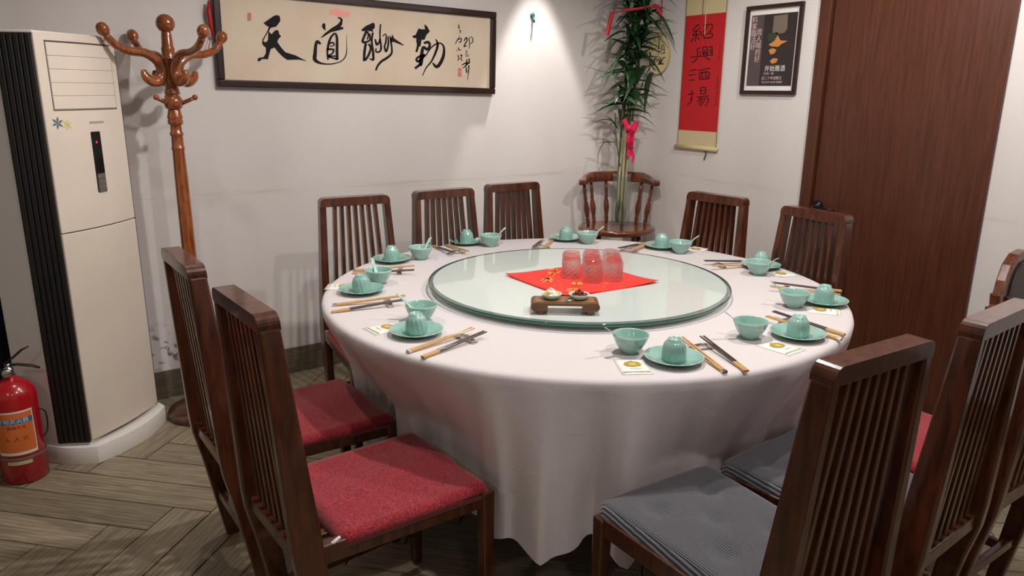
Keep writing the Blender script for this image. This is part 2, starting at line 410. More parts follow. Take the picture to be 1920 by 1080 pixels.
def uv2w(u, v): return (X0+(u+v)*R2, Y0+(v-u)*R2)
FX0, FY0 = -1.15, -.35
for mm in range(-2, 6):
    for n in range(-40, 60):
        for kind in (0, 1):
            if kind == 0: cu_, cv_ = n*PW+mm*PL+PL/2, n*PW-mm*PL+PW/2; ang = -PI/4
            else: cu_, cv_ = n*PW+PL+mm*PL+PW/2, (n+1)*PW-mm*PL-PL/2; ang = PI/4
            cx, cy = uv2w(cu_, cv_)
            if cx < FX0-.6 or cx > XR+.6 or cy < FY0-.6 or cy > YB+.6: continue
            ca, sa = math.cos(ang), math.sin(ang)
            pts = [(cx+a*ca-b*sa, cy+a*sa+b*ca) for a, b in ((-PL/2+g,-PW/2+g),(PL/2-g,-PW/2+g),(PL/2-g,PW/2-g),(-PL/2+g,PW/2-g))]
            inside = all(FX0 <= x <= XR-.012 and FY0 <= y <= YB-.012 for x, y in pts)
            if inside: me = PM
            else:
                q = clip(clip(clip(clip(pts, 0, XR-.012, True), 1, YB-.012, True), 0, FX0, False), 1, FY0, False)
                if len(q) < 3: continue
                ar = abs(sum(q[i][0]*q[(i+1) % len(q)][1]-q[(i+1) % len(q)][0]*q[i][1] for i in range(len(q))))/2
                if ar < .002: continue
                loc = [((x-cx)*ca+(y-cy)*sa, -(x-cx)*sa+(y-cy)*ca) for x, y in q]; k = len(loc)
                mb = MB(); mb.add([(x, y, -.005) for x, y in loc]+[(x, y, 0) for x, y in loc], [tuple(range(k, 2*k))]+[(i, (i+1) % k, (i+1) % k+k, i+k) for i in range(k)])
                me = mb.mesh('plank', PLANK, fix=False)
            o = put('plank', me, FLOOR); o.location = (cx, cy, 0); o.rotation_euler = (0, 0, ang)
struct(MB().box((XL, YB-.012, 0), (XR-.012, YB, .138)).build('baseboard_back', SKIRT, bevel=.002))
bb = MB(); bb.box((XR-.012, YF, 0), (XR, DY0-.002, .138)); bb.box((XR-.012, DY1+.002, 0), (XR, YB, .138)); struct(bb.build('baseboard_right', SKIRT, bevel=.002))
# door
door = thing('door_1', '', 'door', (XR, 0, 0)); struct(door); del door['label']; del door['category']
fw = .062
MB().box((-.018, DY0, 0), (.1, DY0+fw, DTOP)).build('door_frame', DOORW, door, bevel=.003)
MB().box((-.018, DY1-fw, 0), (.1, DY1, DTOP)).build('door_frame', DOORW, door, bevel=.003)
MB().box((-.018, DY0+fw, DTOP-fw), (.1, DY1-fw, DTOP)).build('door_frame', DOORW, door, bevel=.003)
MB().box((.004, DY0+fw+.005, .006), (.05, DY1-fw-.005, DTOP-fw-.004)).build('door_leaf', DOORW, door, bevel=.002)
MB().box((.06, DY0+fw, 0), (.1, DY1-fw, DTOP-fw)).build('gap_shade_sheet', BLACKP, door)  # full black sheet behind the leaf, stands in for shade in its gaps
hp = on_x(1527, 386, XR-.02)
hd = MB(); Mh = Matrix.Translation((0, hp.y-.005, hp.z)) @ Matrix.Rotation(-PI/2, 4, 'Y')
hd.lathe([(.0, -.004), (.027, -.004), (.027, .008), (.02, .014), (.009, .016), (.009, .05), (.0, .052)], 20, M=Mh)
hd.tube([(-.045, hp.y-.005, hp.z), (-.05, hp.y-.03, hp.z), (-.048, hp.y-.08, hp.z-.004), (-.044, hp.y-.125, hp.z-.006)], [.009, .009, .008, .006], 10)
hd.build('door_handle', mat('dark_bronze', (40, 38, 46), .3, metal=.7), door, smooth=True)
# ------------------------------------------------------------------ dining chairs
SH, SWF, SWR, SD, TOPW, TOPZ, LEAN = .438, .42, .38, .51, .314, 1.014, .045
def chair_parts(root, cushion):
    yb = -SD/2
    def post_pt(s, z):      # centre line of a rear post
        if z <= .42: return Vector((s*(SWR/2-.018), yb+.06*(1-z/.42), z))
        t = (z-.42)/(TOPZ-.42); return Vector((s*((SWR/2-.018)*(1-t)+(TOPW/2-.0137)*t), yb-LEAN*t, z))
    for s in (-1, 1):
        mb = MB(); P = [post_pt(s, z) for z in (0, .3, .40, .46, TOPZ-.032)]; Ws = [.03, .033, .034, .034, .027]; Ds = [.042, .060, .074, .074, .048]
        vs = []
        for p, wd, dp in zip(P, Ws, Ds): vs += [(p.x-wd/2, p.y-dp/2, p.z), (p.x+wd/2, p.y-dp/2, p.z), (p.x+wd/2, p.y+dp/2, p.z), (p.x-wd/2, p.y+dp/2, p.z)]
        fs = [(0,3,2,1), (16,17,18,19)]
        for i in range(4):
            for k in range(4): fs.append((i*4+k, i*4+(k+1) % 4, i*4+4+(k+1) % 4, i*4+4+k))
        mb.add(vs, fs); mb.build('back_post', CHAIRW, root, bevel=.006)
    # top rail with rounded shoulders
    RZ = TOPZ-.036; t0 = (RZ-.42)/(TOPZ-.42); hw = TOPW/2; poly = []
    rr = .024
    poly = [(-hw, -.002), (hw, -.002)]
    for k in range(6): a = k/5*PI/2; poly.append((hw-rr+rr*math.cos(a), .036-rr+rr*math.sin(a)))
    for k in range(6): a = PI/2+k/5*PI/2; poly.append((-hw+rr+rr*math.cos(a), .036-rr+rr*math.sin(a)))
    def rail(x, y, t): return (x, yb-LEAN*t0-LEAN/(TOPZ-.42)*y+t, RZ+y)
    MB().prism(poly, rail, -.025, .025).build('top_rail', CHAIRW, root, bevel=.007)
    # lower back rail and seven upright slats
    sl = MB(); sl.bar((0, yb-LEAN*.0+.002, .432), (0, yb-LEAN*t0, RZ+.001), .014, .03, up=(0, 1, .14)); slat = sl.mesh('slat', CHAIRW, bevel=.002, seg=1)
    for k in range(7):
        f = (k-3)/3.0; x = f*(SWR/2-.070)
        o = put('slat', slat, root, Matrix.Translation((x, 0, 0)) @ Matrix.Shear('XY', 4, (0, 0))); o.rotation_euler = (0, -math.atan(f*.028/.53), 0); o.location.x = x+f*.022
    # seat frame, seat slats, legs, stretchers
    yf = SD/2
    MB().box((-SWF/2+.034, yf-.03, .395), (SWF/2-.034, yf, SH)).build('seat_rail', CHAIRW, root, bevel=.004)
    MB().box((-SWR/2+.036, yb-.024, .395), (SWR/2-.036, yb+.018, SH-.004)).build('seat_rail', CHAIRW, root, bevel=.004)
    for s in (-1, 1):
        MB().bar((s*(SWR/2-.018), yb+.03, .42), (s*(SWF/2-.018), yf-.034, .42), .028, .05).build('seat_rail', CHAIRW, root, bevel=.004)
        mb = MB(); x1 = s*(SWF/2-.018)
        mb.hexa([(x1-.015, yf-.034, 0), (x1+.015, yf-.034, 0), (x1+.015, yf-.004, 0), (x1-.015, yf-.004, 0), (x1-.018, yf-.04, SH), (x1+.018, yf-.04, SH), (x1+.018, yf, SH), (x1-.018, yf, SH)])
        mb.build('leg', CHAIRW, root, bevel=.006)
        MB().bar((s*(SWR/2-.018), yb+.05, .13), (s*(SWF/2-.018), yf-.03, .13), .02, .03).build('stretcher', CHAIRW, root, bevel=.003)
    MB().bar((-SWR/2+.03, yb+.03, .17), (SWR/2-.03, yb+.03, .17), .02, .03).build('stretcher', CHAIRW, root, bevel=.003)
    ss = MB().box((-.012, yb+.018, SH-.02), (.012, yf-.024, SH-.004)).mesh('seat_slat', CHAIRW, bevel=.002, seg=1)
    for k in range(8): put('seat_slat', ss, root, Matrix.Translation(((k-3.5)*.043, 0, 0)))
    # cushion
    n = 26
    if cushion == 'red':
        y0, y1, th, fat, ex = -SD/2+.068, SD/2-.006, .022, .002, .06
    else:
        y0, y1, th, fat, ex = -SD/2+.066, SD/2+.016, .034, .010, .14
    xw0, xw1 = (SWR/2+.006, SWF/2+.002) if cushion == 'red' else (SWR/2-.004, SWF/2-.002)
    def pt(i, j, top):
        u = i/n*2-1; v = j/n; hwid = xw0+(xw1-xw0)*v
        e = max(abs(u), abs(v*2-1)); edge = max(0, (e-(1-ex))/ex)
        inset = .006*edge**2 if top else .004*edge
        cc = min(abs(u), abs(2*v-1)); corner = (.02 if cushion == 'grey' else .006)*max(0, (cc-.8)/.2)**2
        x = u*(hwid-inset-corner); y = y0+(y1-y0)*v
        y += (-1 if v > .5 else 1)*abs(2*v-1)**6*(inset+corner)
        if top:
            z = SH+th*(1-edge**2.4*.75)+fat*(1-u*u)*(1-(2*v-1)**2)
            if cushion == 'grey':
                for du, dv in ((-.45,.27),(.45,.27),(-.45,.73),(.45,.73),(0,.5)):
                    d2 = ((u-du)*hwid)**2+((v-dv)*(y1-y0))**2; z -= .019*math.exp(-d2/.0009)
            else: z += .0025*math.sin(5*u+3*v)*(1-edge)
        else: z = SH+.001 if e < .93 else SH-(.012 if cushion == 'red' else .0)
        return (x, y, z)
    mb = MB(); vs = [pt(i, j, True) for j in range(n+1) for i in range(n+1)]+[pt(i, j, False) for j in range(n+1) for i in range(n+1)]
    q = (n+1)**2; fs = []
    for j in range(n):
        for i in range(n):
            a = j*(n+1)+i; fs.append((a, a+1, a+n+2, a+n+1)); fs.append((q+a, q+a+n+1, q+a+n+2, q+a+1))
    for i in range(n):
        fs.append((q+i, q+i+1, i+1, i)); a = n*(n+1)+i; fs.append((a, a+1, q+a+1, q+a))
        a = i*(n+1); b = a+n+1; fs.append((a, b, q+b, q+a)); a += n; b += n; fs.append((q+a, q+b, b, a))
    mb.add(vs, fs)
    c = mb.build('seat_cushion', REDF if cushion == 'red' else GREYF, root, smooth=True)
    c['label'] = 'thin red woven seat cushion' if cushion == 'red' else 'padded grey ribbed seat cushion with button tufts'
    if cushion == 'red':
        for s in (-1, 1):
            t = MB(); x = s*(SWR/2-.012)
            t.tube([(x, y0+.01, SH+.012), (x+s*.004, y0-.008, SH+.006), (x, y0-.02, SH-.002), (x-s*.012, y0-.03, SH-.006)], [.004, .005, .004, .003], 6)
            t.build('cushion_tie', LINENT, root, smooth=True)
CH = [  # seat centre x, y, facing (deg), cushion, label
 (.705, 2.225, 2, 'red', 'dark slatted chair with red cushion by the coat stand, farther of the left pair'),
 (.73, 1.69, 3.5, 'red', 'dark slatted chair with red cushion in the left foreground, nearer of the left pair'),
 (1.224, 2.767, -95, 'red', 'dark slatted chair against the calligraphy wall, leftmost of the three back chairs'),
 (1.703, 2.77, -90, 'red', 'dark slatted chair against the calligraphy wall, middle of the three back chairs'),
 (2.130, 2.82, -90, 'red', 'dark slatted chair under the green wall hook, nearest the bamboo stool'),
 (2.385, 2.285, -175, 'red', 'brown slatted chair against the right wall below the red scroll'),
 (2.372, 1.812, 176, 'red', 'brown slatted chair standing right in front of the closed door'),
 (1.308, 1.03, 88, 'grey', 'dark slatted chair in the right foreground with its tufted grey cushion in full view'),
 (1.757, 1.025, 94, 'grey', 'dark slatted chair with grey cushion, between front grey chair and red cushion chair'),
 (2.203, 1.04, 91, 'red', 'chair with red cushion at the right edge, its back out of frame'),
]
chair_group = 'slatted chairs around the round table'
protos = {}
for x, y, a, cu_, lab in CH:
    x -= 0.031*math.cos(math.radians(a)); y -= .031*math.sin(math.radians(a))
    if cu_ not in protos:
        t = thing('dining_chair', lab, 'chair', (x, y, 0), math.radians(a-90), chair_group); chair_parts(t, cu_); protos[cu_] = t
    else: dup(protos[cu_], (x, y, 0), math.radians(a-90), lab)

# ------------------------------------------------------------------ round table, cloth, turntable
TX, TY, TR, TZ = 1.7445, 2.1136, .95, .755
tb = thing('round_table', 'large round banquet table hidden under the white cloth', 'table', (TX, TY, 0))
MB().lathe([(0, .722), (TR-.012, .722), (TR-.008, .728), (TR-.008, .744), (TR-.014, .7485), (0, .7485)], 96, closed=True).build('tabletop', TRAYW, tb, smooth=False)
MB().lathe([(.30, 0), (.30, .03), (.10, .06), (.075, .12), (.07, .6), (.12, .66), (.26, .70), (.26, .7215)], 32).build('pedestal', BLACKP, tb, smooth=True)
NT = 480
def rmax_for(th):
    best = 9
    for x, y, a, cu_, _ in CH:
        fa = math.radians(a); fx, fy = math.cos(fa), math.sin(fa); hx, hy = .212, .238
        for k in range(40, 125):
            r = k*.01; px, py = TX+r*math.cos(th)-x, TY+r*math.sin(th)-y
            ly = px*fx+py*fy; lx = px*fy-py*fx
            if abs(lx) < hx and abs(ly) < hy: best = min(best, r-.004); break
    return best
RM = [min(rmax_for(2*PI*k/NT), 1.06) for k in range(NT)]
RM = [min(RM[(k+d) % NT] for d in range(-3, 4)) for k in range(NT)]
for _ in range(3): RM = [sum(RM[(k+d) % NT] for d in range(-6, 7))/13 for k in range(NT)]
RM = [min(RM[k], 1.06) for k in range(NT)]
rnd = random.Random(3)
waves = [(f, rnd.uniform(0, 6.28), rnd.uniform(.5, 1)) for f in (8, 13, 19, 27, 36, 47)]
def fold(th):
    v = sum(a*math.sin(f*th+p+.5*math.sin(2*th+p)) for f, p, a in waves)/2.6
    v = math.copysign(abs(v)**.8, v)
    return .75*v+.45*(1-2*abs(math.sin(10.5*th+.9*math.sin(3*th))))+.3*(1-2*abs(math.sin(17*th+1.2*math.sin(2*th)+1)))
def hem(th): return .205+.03*math.sin(2*th+.6)+.02*math.sin(5*th+1)-.026*fold(th)
prof = [(0, TZ, 0), (.3, TZ, 0), (.6, TZ, 0), (.85, TZ, 0), (TR-.02, TZ, 0), (TR-.008, TZ-.0015, 0), (TR+.0005, TZ-.007, 0), (TR+.004, TZ-.018, 0)]
def smoothstep(a, b, x): x = max(0, min(1, (x-a)/(b-a))); return x*x*(3-2*x)
mb = MB(); rows = []
mb.v.append((0, 0, TZ))
ring = []
for r, z, _ in prof[1:]:
    ring.append([(r*math.cos(2*PI*k/NT), r*math.sin(2*PI*k/NT), z) for k in range(NT)])
NS = 26
for i in range(1, NS+1):
    t = i/NS; row = []
    for k in range(NT):
        th = 2*PI*k/NT; hz = hem(th); z = (TZ-.018)*(1-t)+hz*t
        amp = .056*smoothstep(-.12, .95, t)
        base = TR+.004+.004*t
        free = base+amp*(fold(th)-.15)
        lim = RM[k]
        push = max(0, min(1, (.725-z)/.225))**1.15
        r = free*(1-push)+min(free, lim+.45*amp*(fold(th)-1.1))*push
        if z < .50: r = min(r, lim)
        row.append((r*math.cos(th), r*math.sin(th), z))
    ring.append(row)
for rw in ring: mb.v += rw
for k in range(NT): mb.f.append([0, 1+k, 1+(k+1) % NT]); mb.m.append(0)
for i in range(len(ring)-1):
    for k in range(NT):
        a = 1+i*NT+k; b = 1+i*NT+(k+1) % NT; mb.f.append([a, a+NT, b+NT, b]); mb.m.append(0)
cl = mb.build('tablecloth', CLOTH, None, smooth=True); cl.location = (TX, TY, 0)
tag(cl, 'white cloth draped to near the floor over the round table', 'tablecloth')
# turntable
UX, UY, UR, GZ = 1.728, 2.11, .56, .787
tt = thing('lazy_susan', 'round green tinted glass turntable in the middle of the white table', 'turntable', (UX, UY, TZ))
h0 = GZ-TZ
MB().lathe([(.16, .0005), (.16, .008), (.14, .0195), (0, .0195)], 48).build('swivel_base', METAL, tt, smooth=True)
MB().lathe([(0, h0-.012), (UR-.018, h0-.012), (UR-.018, h0), (0, h0)], 128, closed=True).build('glass_disc', TURNG, tt)
rg = MB(); rg.lathe([(UR-.0175, h0-.012), (UR-.004, h0-.012), (UR, h0-.008), (UR, h0-.004), (UR-.004, h0), (UR-.0175, h0)], 128, closed=True)
RIMG = thin_glass('clear_green_rim', (.90, .96, .94, 1), .12, .03)
rg.build('glass_rim', RIMG, tt, smooth=False)
MB().lathe([(UR-.0036, h0-.0122), (UR+.0004, h0-.009), (UR+.0008, h0-.006), (UR+.0004, h0-.003), (UR-.0012, h0-.0012)], 128, closed=True).build('polished_edge', EDGEG, tt, smooth=True)

# ------------------------------------------------------------------ place settings
def plate_mesh():
    mb = MB(); n = 72
    pr = [(0, .004), (.03, .004), (.042, .0045), (.05, .008), (.06, .0115), (.07, .015), (.079, .0185), (.0815, .019), (.082, .0178), (.0795, .0165), (.066, .0105), (.05, .004), (.042, .0005), (.034, 0), (0, 0)]
    vs = []; 
    for i, (r, z) in enumerate(pr):
        for k in range(n):
            a = 2*PI*k/n; zz = z
            if 3 <= i <= 6: zz += .0009*math.sin(18*(a+r*14))
            vs.append((r*math.cos(a), r*math.sin(a), zz))
    fs = [(i*n+k, i*n+(k+1) % n, (i+1)*n+(k+1) % n, (i+1)*n+k) for i in range(len(pr)-1) for k in range(n)]
    for idx, f in enumerate(fs):
        mb.mi = 1 if 6 <= idx//n <= 7 else 0; mb.add([vs[j] for j in f], [(0,1,2,3)])
    return mb.mesh('plate', [CELADON, CELRIM], smooth=True, weld=True)
def cup_mesh():     # upside down
    mb = MB(); pr = [(.0, .004), (.028, .003), (.0285, 0), (.031, 0), (.0322, .006), (.0325, .02), (.0315, .034), (.029, .046), (.024, .054), (.0205, .0565), (.0195, .0628), (.0175, .0635), (.0165, .058), (.011, .0565), (0, .0562)]
    def fn(a, i, z): return 1+(.042*math.sin(14*a+z*95) if 4 <= i <= 8 else 0)*(1 if i < 8 else .5)
    mb.lathe(pr, 84, fn=fn, closed=True); return mb.mesh('cup', CELADON, smooth=True, weld=True)
def bowl_mesh():
    mb = MB(); pr = [(0, .009), (.014, .009), (.028, .015), (.038, .028), (.045, .043), (.0495, .0548), (.0512, .0565), (.0522, .0558), (.0508, .051), (.0458, .037), (.038, .022), (.03, .0115), (.0245, .007), (.024, 0), (.021, 0), (.0205, .004), (0, .004)]
    n = 80; vs = []
    for i, (r, z) in enumerate(pr):
        for k in range(n):
            a = 2*PI*k/n; amp = .022 if 4 <= i <= 11 else (.01 if i == 3 else 0)
            rr = r*(1+amp*(abs(math.cos(8*a))*1.0-.5)*(.5 if i in (5, 6, 7) else 1)); vs.append((rr*math.cos(a), rr*math.sin(a), z))
    for i in range(len(pr)-1):
        mb.mi = 1 if i in (5, 6, 7) else 0
        for k in range(n): mb.add([vs[j] for j in (i*n+k, i*n+(k+1) % n, (i+1)*n+(k+1) % n, (i+1)*n+k)], [(0,1,2,3)])
    return mb.mesh('bowl', [CELADON, CELRIM], smooth=True, weld=True)
def spoon_mesh():   # scoop at the origin, handle rising along +x
    mb = MB(); n = 12; S = []
    prof = [(-.026, .003, .013), (-.02, .012, .0045), (-.008, .0165, .0012), (.006, .0165, .002), (.018, .0115, .009), (.028, .0075, .019), (.04, .006, .031), (.056, .0058, .046), (.07, .0062, .0585), (.082, .0066, .067), (.087, .0045, .0695)]
    vs = []
    for x, hw, z in prof:
        dish = max(0, hw-.0075)*.9
        for k in range(7):
            u = k/3-1; vs.append((x, u*hw, z+dish*u*u+.001))
        for k in range(7):
            u = 1-k/3; vs.append((x, u*hw*.96, z+dish*u*u-.002))
    m_ = 14
    fs = [(i*m_+k, i*m_+(k+1) % m_, (i+1)*m_+(k+1) % m_, (i+1)*m_+k) for i in range(len(prof)-1) for k in range(m_)]
    fs += [tuple(range(m_))[::-1], tuple((len(prof)-1)*m_+k for k in range(m_))]
    mb.add(vs, fs); return mb.mesh('spoon', CELRIM, smooth=True)
def stick_mesh(dark, L=.248):
    # along +x, thick square end at x=0
    mb = MB(); a = L*.24
    def seg(x0, x1, w0, w1): mb.hexa([(x0,-w0,-w0),(x0,w0,-w0),(x0,w0,w0),(x0,-w0,w0),(x1,-w1,-w1),(x1,w1,-w1),(x1,w1,w1),(x1,-w1,w1)])
    return mb, a, seg
def make_stick(dark):
    body, a, seg = stick_mesh(dark)
    if dark: seg(a, .248, .0031, .0021)
    else: seg(.012, .248, .0034, .0022)
    b = body.mesh('shaft', CHOPD if dark else CHOPL, bevel=.0006, seg=1)
    tip, a, seg = stick_mesh(dark)
    if dark: seg(0, a, .0035, .0031)
    else: seg(0, .012, .0035, .0034)
    t = tip.mesh('end_cap', CHOPL if dark else METAL, bevel=.0005, seg=1)
    return b, t
def rest_mesh():    # small arched metal bridge, long side along y
    mb = MB(); pts = []
    outer = []; inner = []
    for k in range(13):
        u = k/12*2-1; y = u*.026; z = .0125*math.cos(u*PI/2)**.8 if abs(u) < 1 else 0
        outer.append((y, z+.003)); inner.append((y*.93, max(0, z-.0015)))
    poly = outer+inner[::-1]
    mb.prism(poly, lambda y, z, t: (t, y, z), -.008, .008)
    for s in (-1, 1):
        for k in range(4): mb.box((-.009+k*.0048, s*.012-.0012+s*.0015*k*0, .0128), (-.0062+k*.0048, s*.012+.0012, .0152))
    for u in (-.8, .8): mb.box((-.0095, u*.03-.004, 0), (.0095, u*.03+.004, .004))
    return mb.mesh('chopstick_rest', METAL, smooth=False)
PLATE, CUP, BOWL, SPOON, REST = plate_mesh(), cup_mesh(), bowl_mesh(), spoon_mesh(), rest_mesh()
ST_L, ST_D = make_stick(False), make_stick(True)
def packet(p, rz, label):
    t = thing('napkin_packet', label, 'napkin', (p.x, p.y, TZ+.0006), rz, 'napkin packets on the table')
    mb = MB(); n = 8; vs = []
    for j in range(n+1):
        for i in range(n+1):
            u = i/n*2-1; v = j/n*2-1; z = .004*(1-u**4)*(1-v**4)+.0004*math.sin(7*u+4*v); vs.append((u*.042, v*.056, max(z, .0004)))
    q = len(vs); vs += [(x, y, 0) for x, y, z in vs[:q]]
    fs = [(j*(n+1)+i, j*(n+1)+i+1, (j+1)*(n+1)+i+1, (j+1)*(n+1)+i) for j in range(n) for i in range(n)]
    ed = [i for i in range(n+1)]+[j*(n+1)+n for j in range(1, n+1)]+[n*(n+1)+i for i in range(n-1, -1, -1)]+[j*(n+1) for j in range(n-1, 0, -1)]
    for a, b in zip(ed, ed[1:]+ed[:1]): fs.append((a, q+a, q+b, b))
    mb.add(vs, fs); mb.build('wrapper', PAPERW, t, smooth=True)
    em = MB(); poly = [(-.018, .0), (-.014, .012), (-.006, .016), (0, .021), (.006, .016), (.014, .012), (.018, 0), (.014, -.010), (0, -.014), (-.014, -.010)]
    ink_poly(em, [(x*1.35, y*1.3+.008) for x, y in poly], lambda x, y: (x, y, .0049)); o = em.build('emblem', GOLD, t); o['label'] = 'gold rounded emblem'
    st = MB()
    for k in range(-1, 2): ink_poly(st, [(k*.006-.0012, .0), (k*.006+.0012, .0), (k*.006+.0012, .017), (k*.006-.0012, .017)], lambda x, y: (x, y, .0052))
    st.build('emblem_lines', PAPERW, t)
    ln = MB()
    for k in range(5): ink_stroke(ln, [(-.013+k*.006, -.026, .001), (-.011+k*.006, -.022, .0014), (-.0095+k*.006, -.026, .001)], lambda x, y: (x, y, .0046))
    ln.build('small_lettering', GREYPR, t)
    gr = MB(); ink_poly(gr, [(-.038, -.045), (.038, -.045), (.038, -.040), (-.038, -.040)], lambda x, y: (x, y, .0036)); gr.build('green_band', PALEGREEN, t)
    return t
# plate, bowl, spoon tip, rest, pale sticks (thick end, thin end), dark sticks, packet (or None); all are table-top points
SET = [
 ('before the farther left red chair', (678,547), (710,532), (699,489), (733,566), (624,572),(748,557), (622,585),(765,563), (640,537)),
 ('before the leftmost back-wall chair', (735,489), (789,486), (806,449), (742,502), (662,507),(772,500), (661,512),(774,508), None),
 ('before the middle back-wall chair', (875,456), (920,462), (946,430), (851,467), (836,459),(880,474), (812,461),(861,480), None),
 ('at the far side before the bamboo stool', (1061,449), (1101,457), (1114,428), (1018,455), (1036,450),(1023,462), (1018,450),(1003,462), None),
 ('before the chair below the red scroll', (1240,464), (1275,475), (1308,445), (1192,463), (1216,459),(1187,468), (1206,456),(1166,465), (1306,467)),
 ('before the chair at the door', (1426,501), (1421,515), (1459,488), (1366,493), (1425,497),(1345,499), (1415,490),(1333,490), (1468,513)),
 ('at the rightmost place by the door', (1544,568), (1487,576), (1440,531), (1462,540), (1576,553),(1438,538), (1578,546),(1441,531), (1544,582)),
 ('at right, second place from the front', (1495,630), (1405,634), (1354,589), (1475,598), (1578,637),(1437,595), (1584,628),(1439,583), (1463,651)),
 ('at the nearest place by the tufted cushion', (1263,676), (1181,661), (1132,620), (1314,644), (1360,698),(1276,634), (1400,696),(1307,627), (1187,687)),
 ('at left front before the nearer red chair', (781,625), (790,602), (747,556), (869,631), (764,660),(888,617), (792,670),(922,620), (722,615)),
]
for i, (where, pl, bo, sp, re, l0, l1, d0, d1, pk) in enumerate(SET):
    P = on_z(*pl, TZ+.003); B = on_z(*bo, TZ); R = on_z(*re, TZ+.005); T = on_z(*sp, TZ+.075)
    bump = 0.0004
    o = put('plate', PLATE); o.location = (P.x, P.y, TZ+bump); o.rotation_euler.z = i*.7; tag(o, 'celadon side plate carrying an upturned cup '+where, 'plate', 'celadon plates')
    o = put('cup', CUP); o.location = (P.x, P.y, TZ+bump+.0042); o.rotation_euler.z = i*1.3; tag(o, 'upturned celadon cup with swirled ribs '+where, 'cup', 'upturned celadon cups')
    o = put('bowl', BOWL); o.location = (B.x, B.y, TZ+bump); o.rotation_euler.z = i*.37; tag(o, 'small fluted celadon bowl holding a spoon '+where, 'bowl', 'celadon bowls')
    az = math.atan2(T.y-B.y, T.x-B.x)
    o = put('spoon', SPOON); o.location = (B.x-.004*math.cos(az), B.y-.004*math.sin(az), TZ+bump+.0135); o.rotation_euler.z = az; tag(o, 'pale ceramic spoon leaning in the bowl '+where, 'spoon', 'ceramic spoons')
    A0, A1 = on_z(*l0, TZ+.004), on_z(*l1, TZ+.016); D0, D1 = on_z(*d0, TZ+.004), on_z(*d1, TZ+.016)
    dl = Vector((A1.x-A0.x, A1.y-A0.y)); dd = Vector((D1.x-D0.x, D1.y-D0.y))
    rz = math.atan2((dl.normalized()+dd.normalized()).y, (dl.normalized()+dd.normalized()).x)
    # put the rest under both pairs, about three quarters along
    cA = A0.xy+dl.normalized()*.19; cD = D0.xy+dd.normalized()*.19; rc = (cA+cD)/2
    rl = max(.75, min(1.6, (cA-cD).length/.03))
    o = put('chopstick_rest', REST); o.location = (rc.x, rc.y, TZ+bump); o.rotation_euler.z = rz; o.scale = (1, rl, 1); tag(o, 'small metal chopstick rest '+where, 'chopstick rest', 'metal chopstick rests')
    for (s0, dv, st, nm, lb) in ((A0, dl, ST_L, 'pale', 'pale chopstick'), (D0, dd, ST_D, 'dark', 'dark chopstick')):
        a = math.atan2(dv.y, dv.x); nrm = Vector((-math.sin(a), math.cos(a)))
        for k in (-1, 1):
            t = thing('chopstick', lb+(', nearer of its pair, ' if (s0.xy+nrm*k*.004).length < s0.xy.length else ', farther of its pair, ')+where, 'chopstick', (s0.x+nrm.x*k*.0040, s0.y+nrm.y*k*.0040, TZ+.0042), 0, nm+' chopsticks '+where)
            t.rotation_euler = (0, -math.atan(.0125/.19), a+k*.006)
            put('shaft', st[0], t); put('end_cap', st[1], t)
    if pk:
        Q = on_z(*pk, TZ+.002); out = math.atan2(Q.y-TY, Q.x-TX); packet(Q, out+PI/2, 'white napkin packet with gold emblem '+where)

# ------------------------------------------------------------------ on the turntable
# red napkin, diamond
nc = [on_z(947, 513, GZ+.008), on_z(1060, 557, GZ+.004), on_z(1236, 527, GZ+.008)]
nc.append(nc[0]+nc[2]-nc[1])
n = 28; vs = []
def nap(u, v):
    p = (nc[1]*(1-u)*(1-v)+nc[2]*u*(1-v)+nc[0]*(1-u)*v+nc[3]*u*v); cu2, cv2 = abs(2*u-1), abs(2*v-1)
    lift = .008*(cu2*cv2)**3 + .0012*(1+math.sin(9*u+4*v))*max(cu2, cv2)**2
    return Vector((p.x, p.y, GZ+.0008+lift))
for t in (0, .0012):
    vs += [nap(i/n, j/n)+Vector((0, 0, t)) for j in range(n+1) for i in range(n+1)]
q = (n+1)**2
fs = []
for j in range(n):
    for i in range(n):
        a = j*(n+1)+i; fs += [(a, a+n+1, a+n+2, a+1), (q+a, q+a+1, q+a+n+2, q+a+n+1)]
for i in range(n):
    fs += [(i, i+1, q+i+1, q+i)]; a = n*(n+1)+i; fs += [(a, q+a, q+a+1, a+1)]
    a = i*(n+1); b = a+n+1; fs += [(a, q+a, q+b, b)]; a += n; b += n; fs += [(a, b, q+b, q+a)]
nk = thing('red_napkin', 'bright red napkin with gold lettering spread under the glass tumblers', 'napkin', (0, 0, 0))
MB().add(vs, fs).build('cloth', REDN, nk, smooth=True)
gl = MB()
def nz8(x, y): p = on_z(940+x/6.19, 450+y/6.19, GZ+.006); return (p.x, p.y, GZ+.0045)
for st in ([(455,470,14),(520,440,18),(600,470,12)], [(480,490,10),(540,455,18),(585,490,10)], [(500,440,10),(600,445,14)], [(540,400,10),(560,370,16),(610,410,10),(560,430,10)], [(560,390,12),(625,390,12)],
           [(550,340,14),(600,330,16),(660,345,12)], [(620,350,12),(660,375,16),(690,350,10)], [(620,330,12),(640,385,12)],
           [(815,490,16),(930,492,16)], [(815,490,16),(830,505,16),(925,508,12),(935,490,14)], [(870,478,12),(870,510,12)], [(770,565,16),(895,565,16)], [(770,565,16),(775,585,14),(890,588,14),(895,565,14)], [(835,560,12),(830,590,12)],
           [(1190,500,10),(1230,490,12)], [(1180,535,10),(1200,545,10)]): ink_stroke(gl, st, nz8)
gl.build('gold_lettering', GOLDLT, nk)
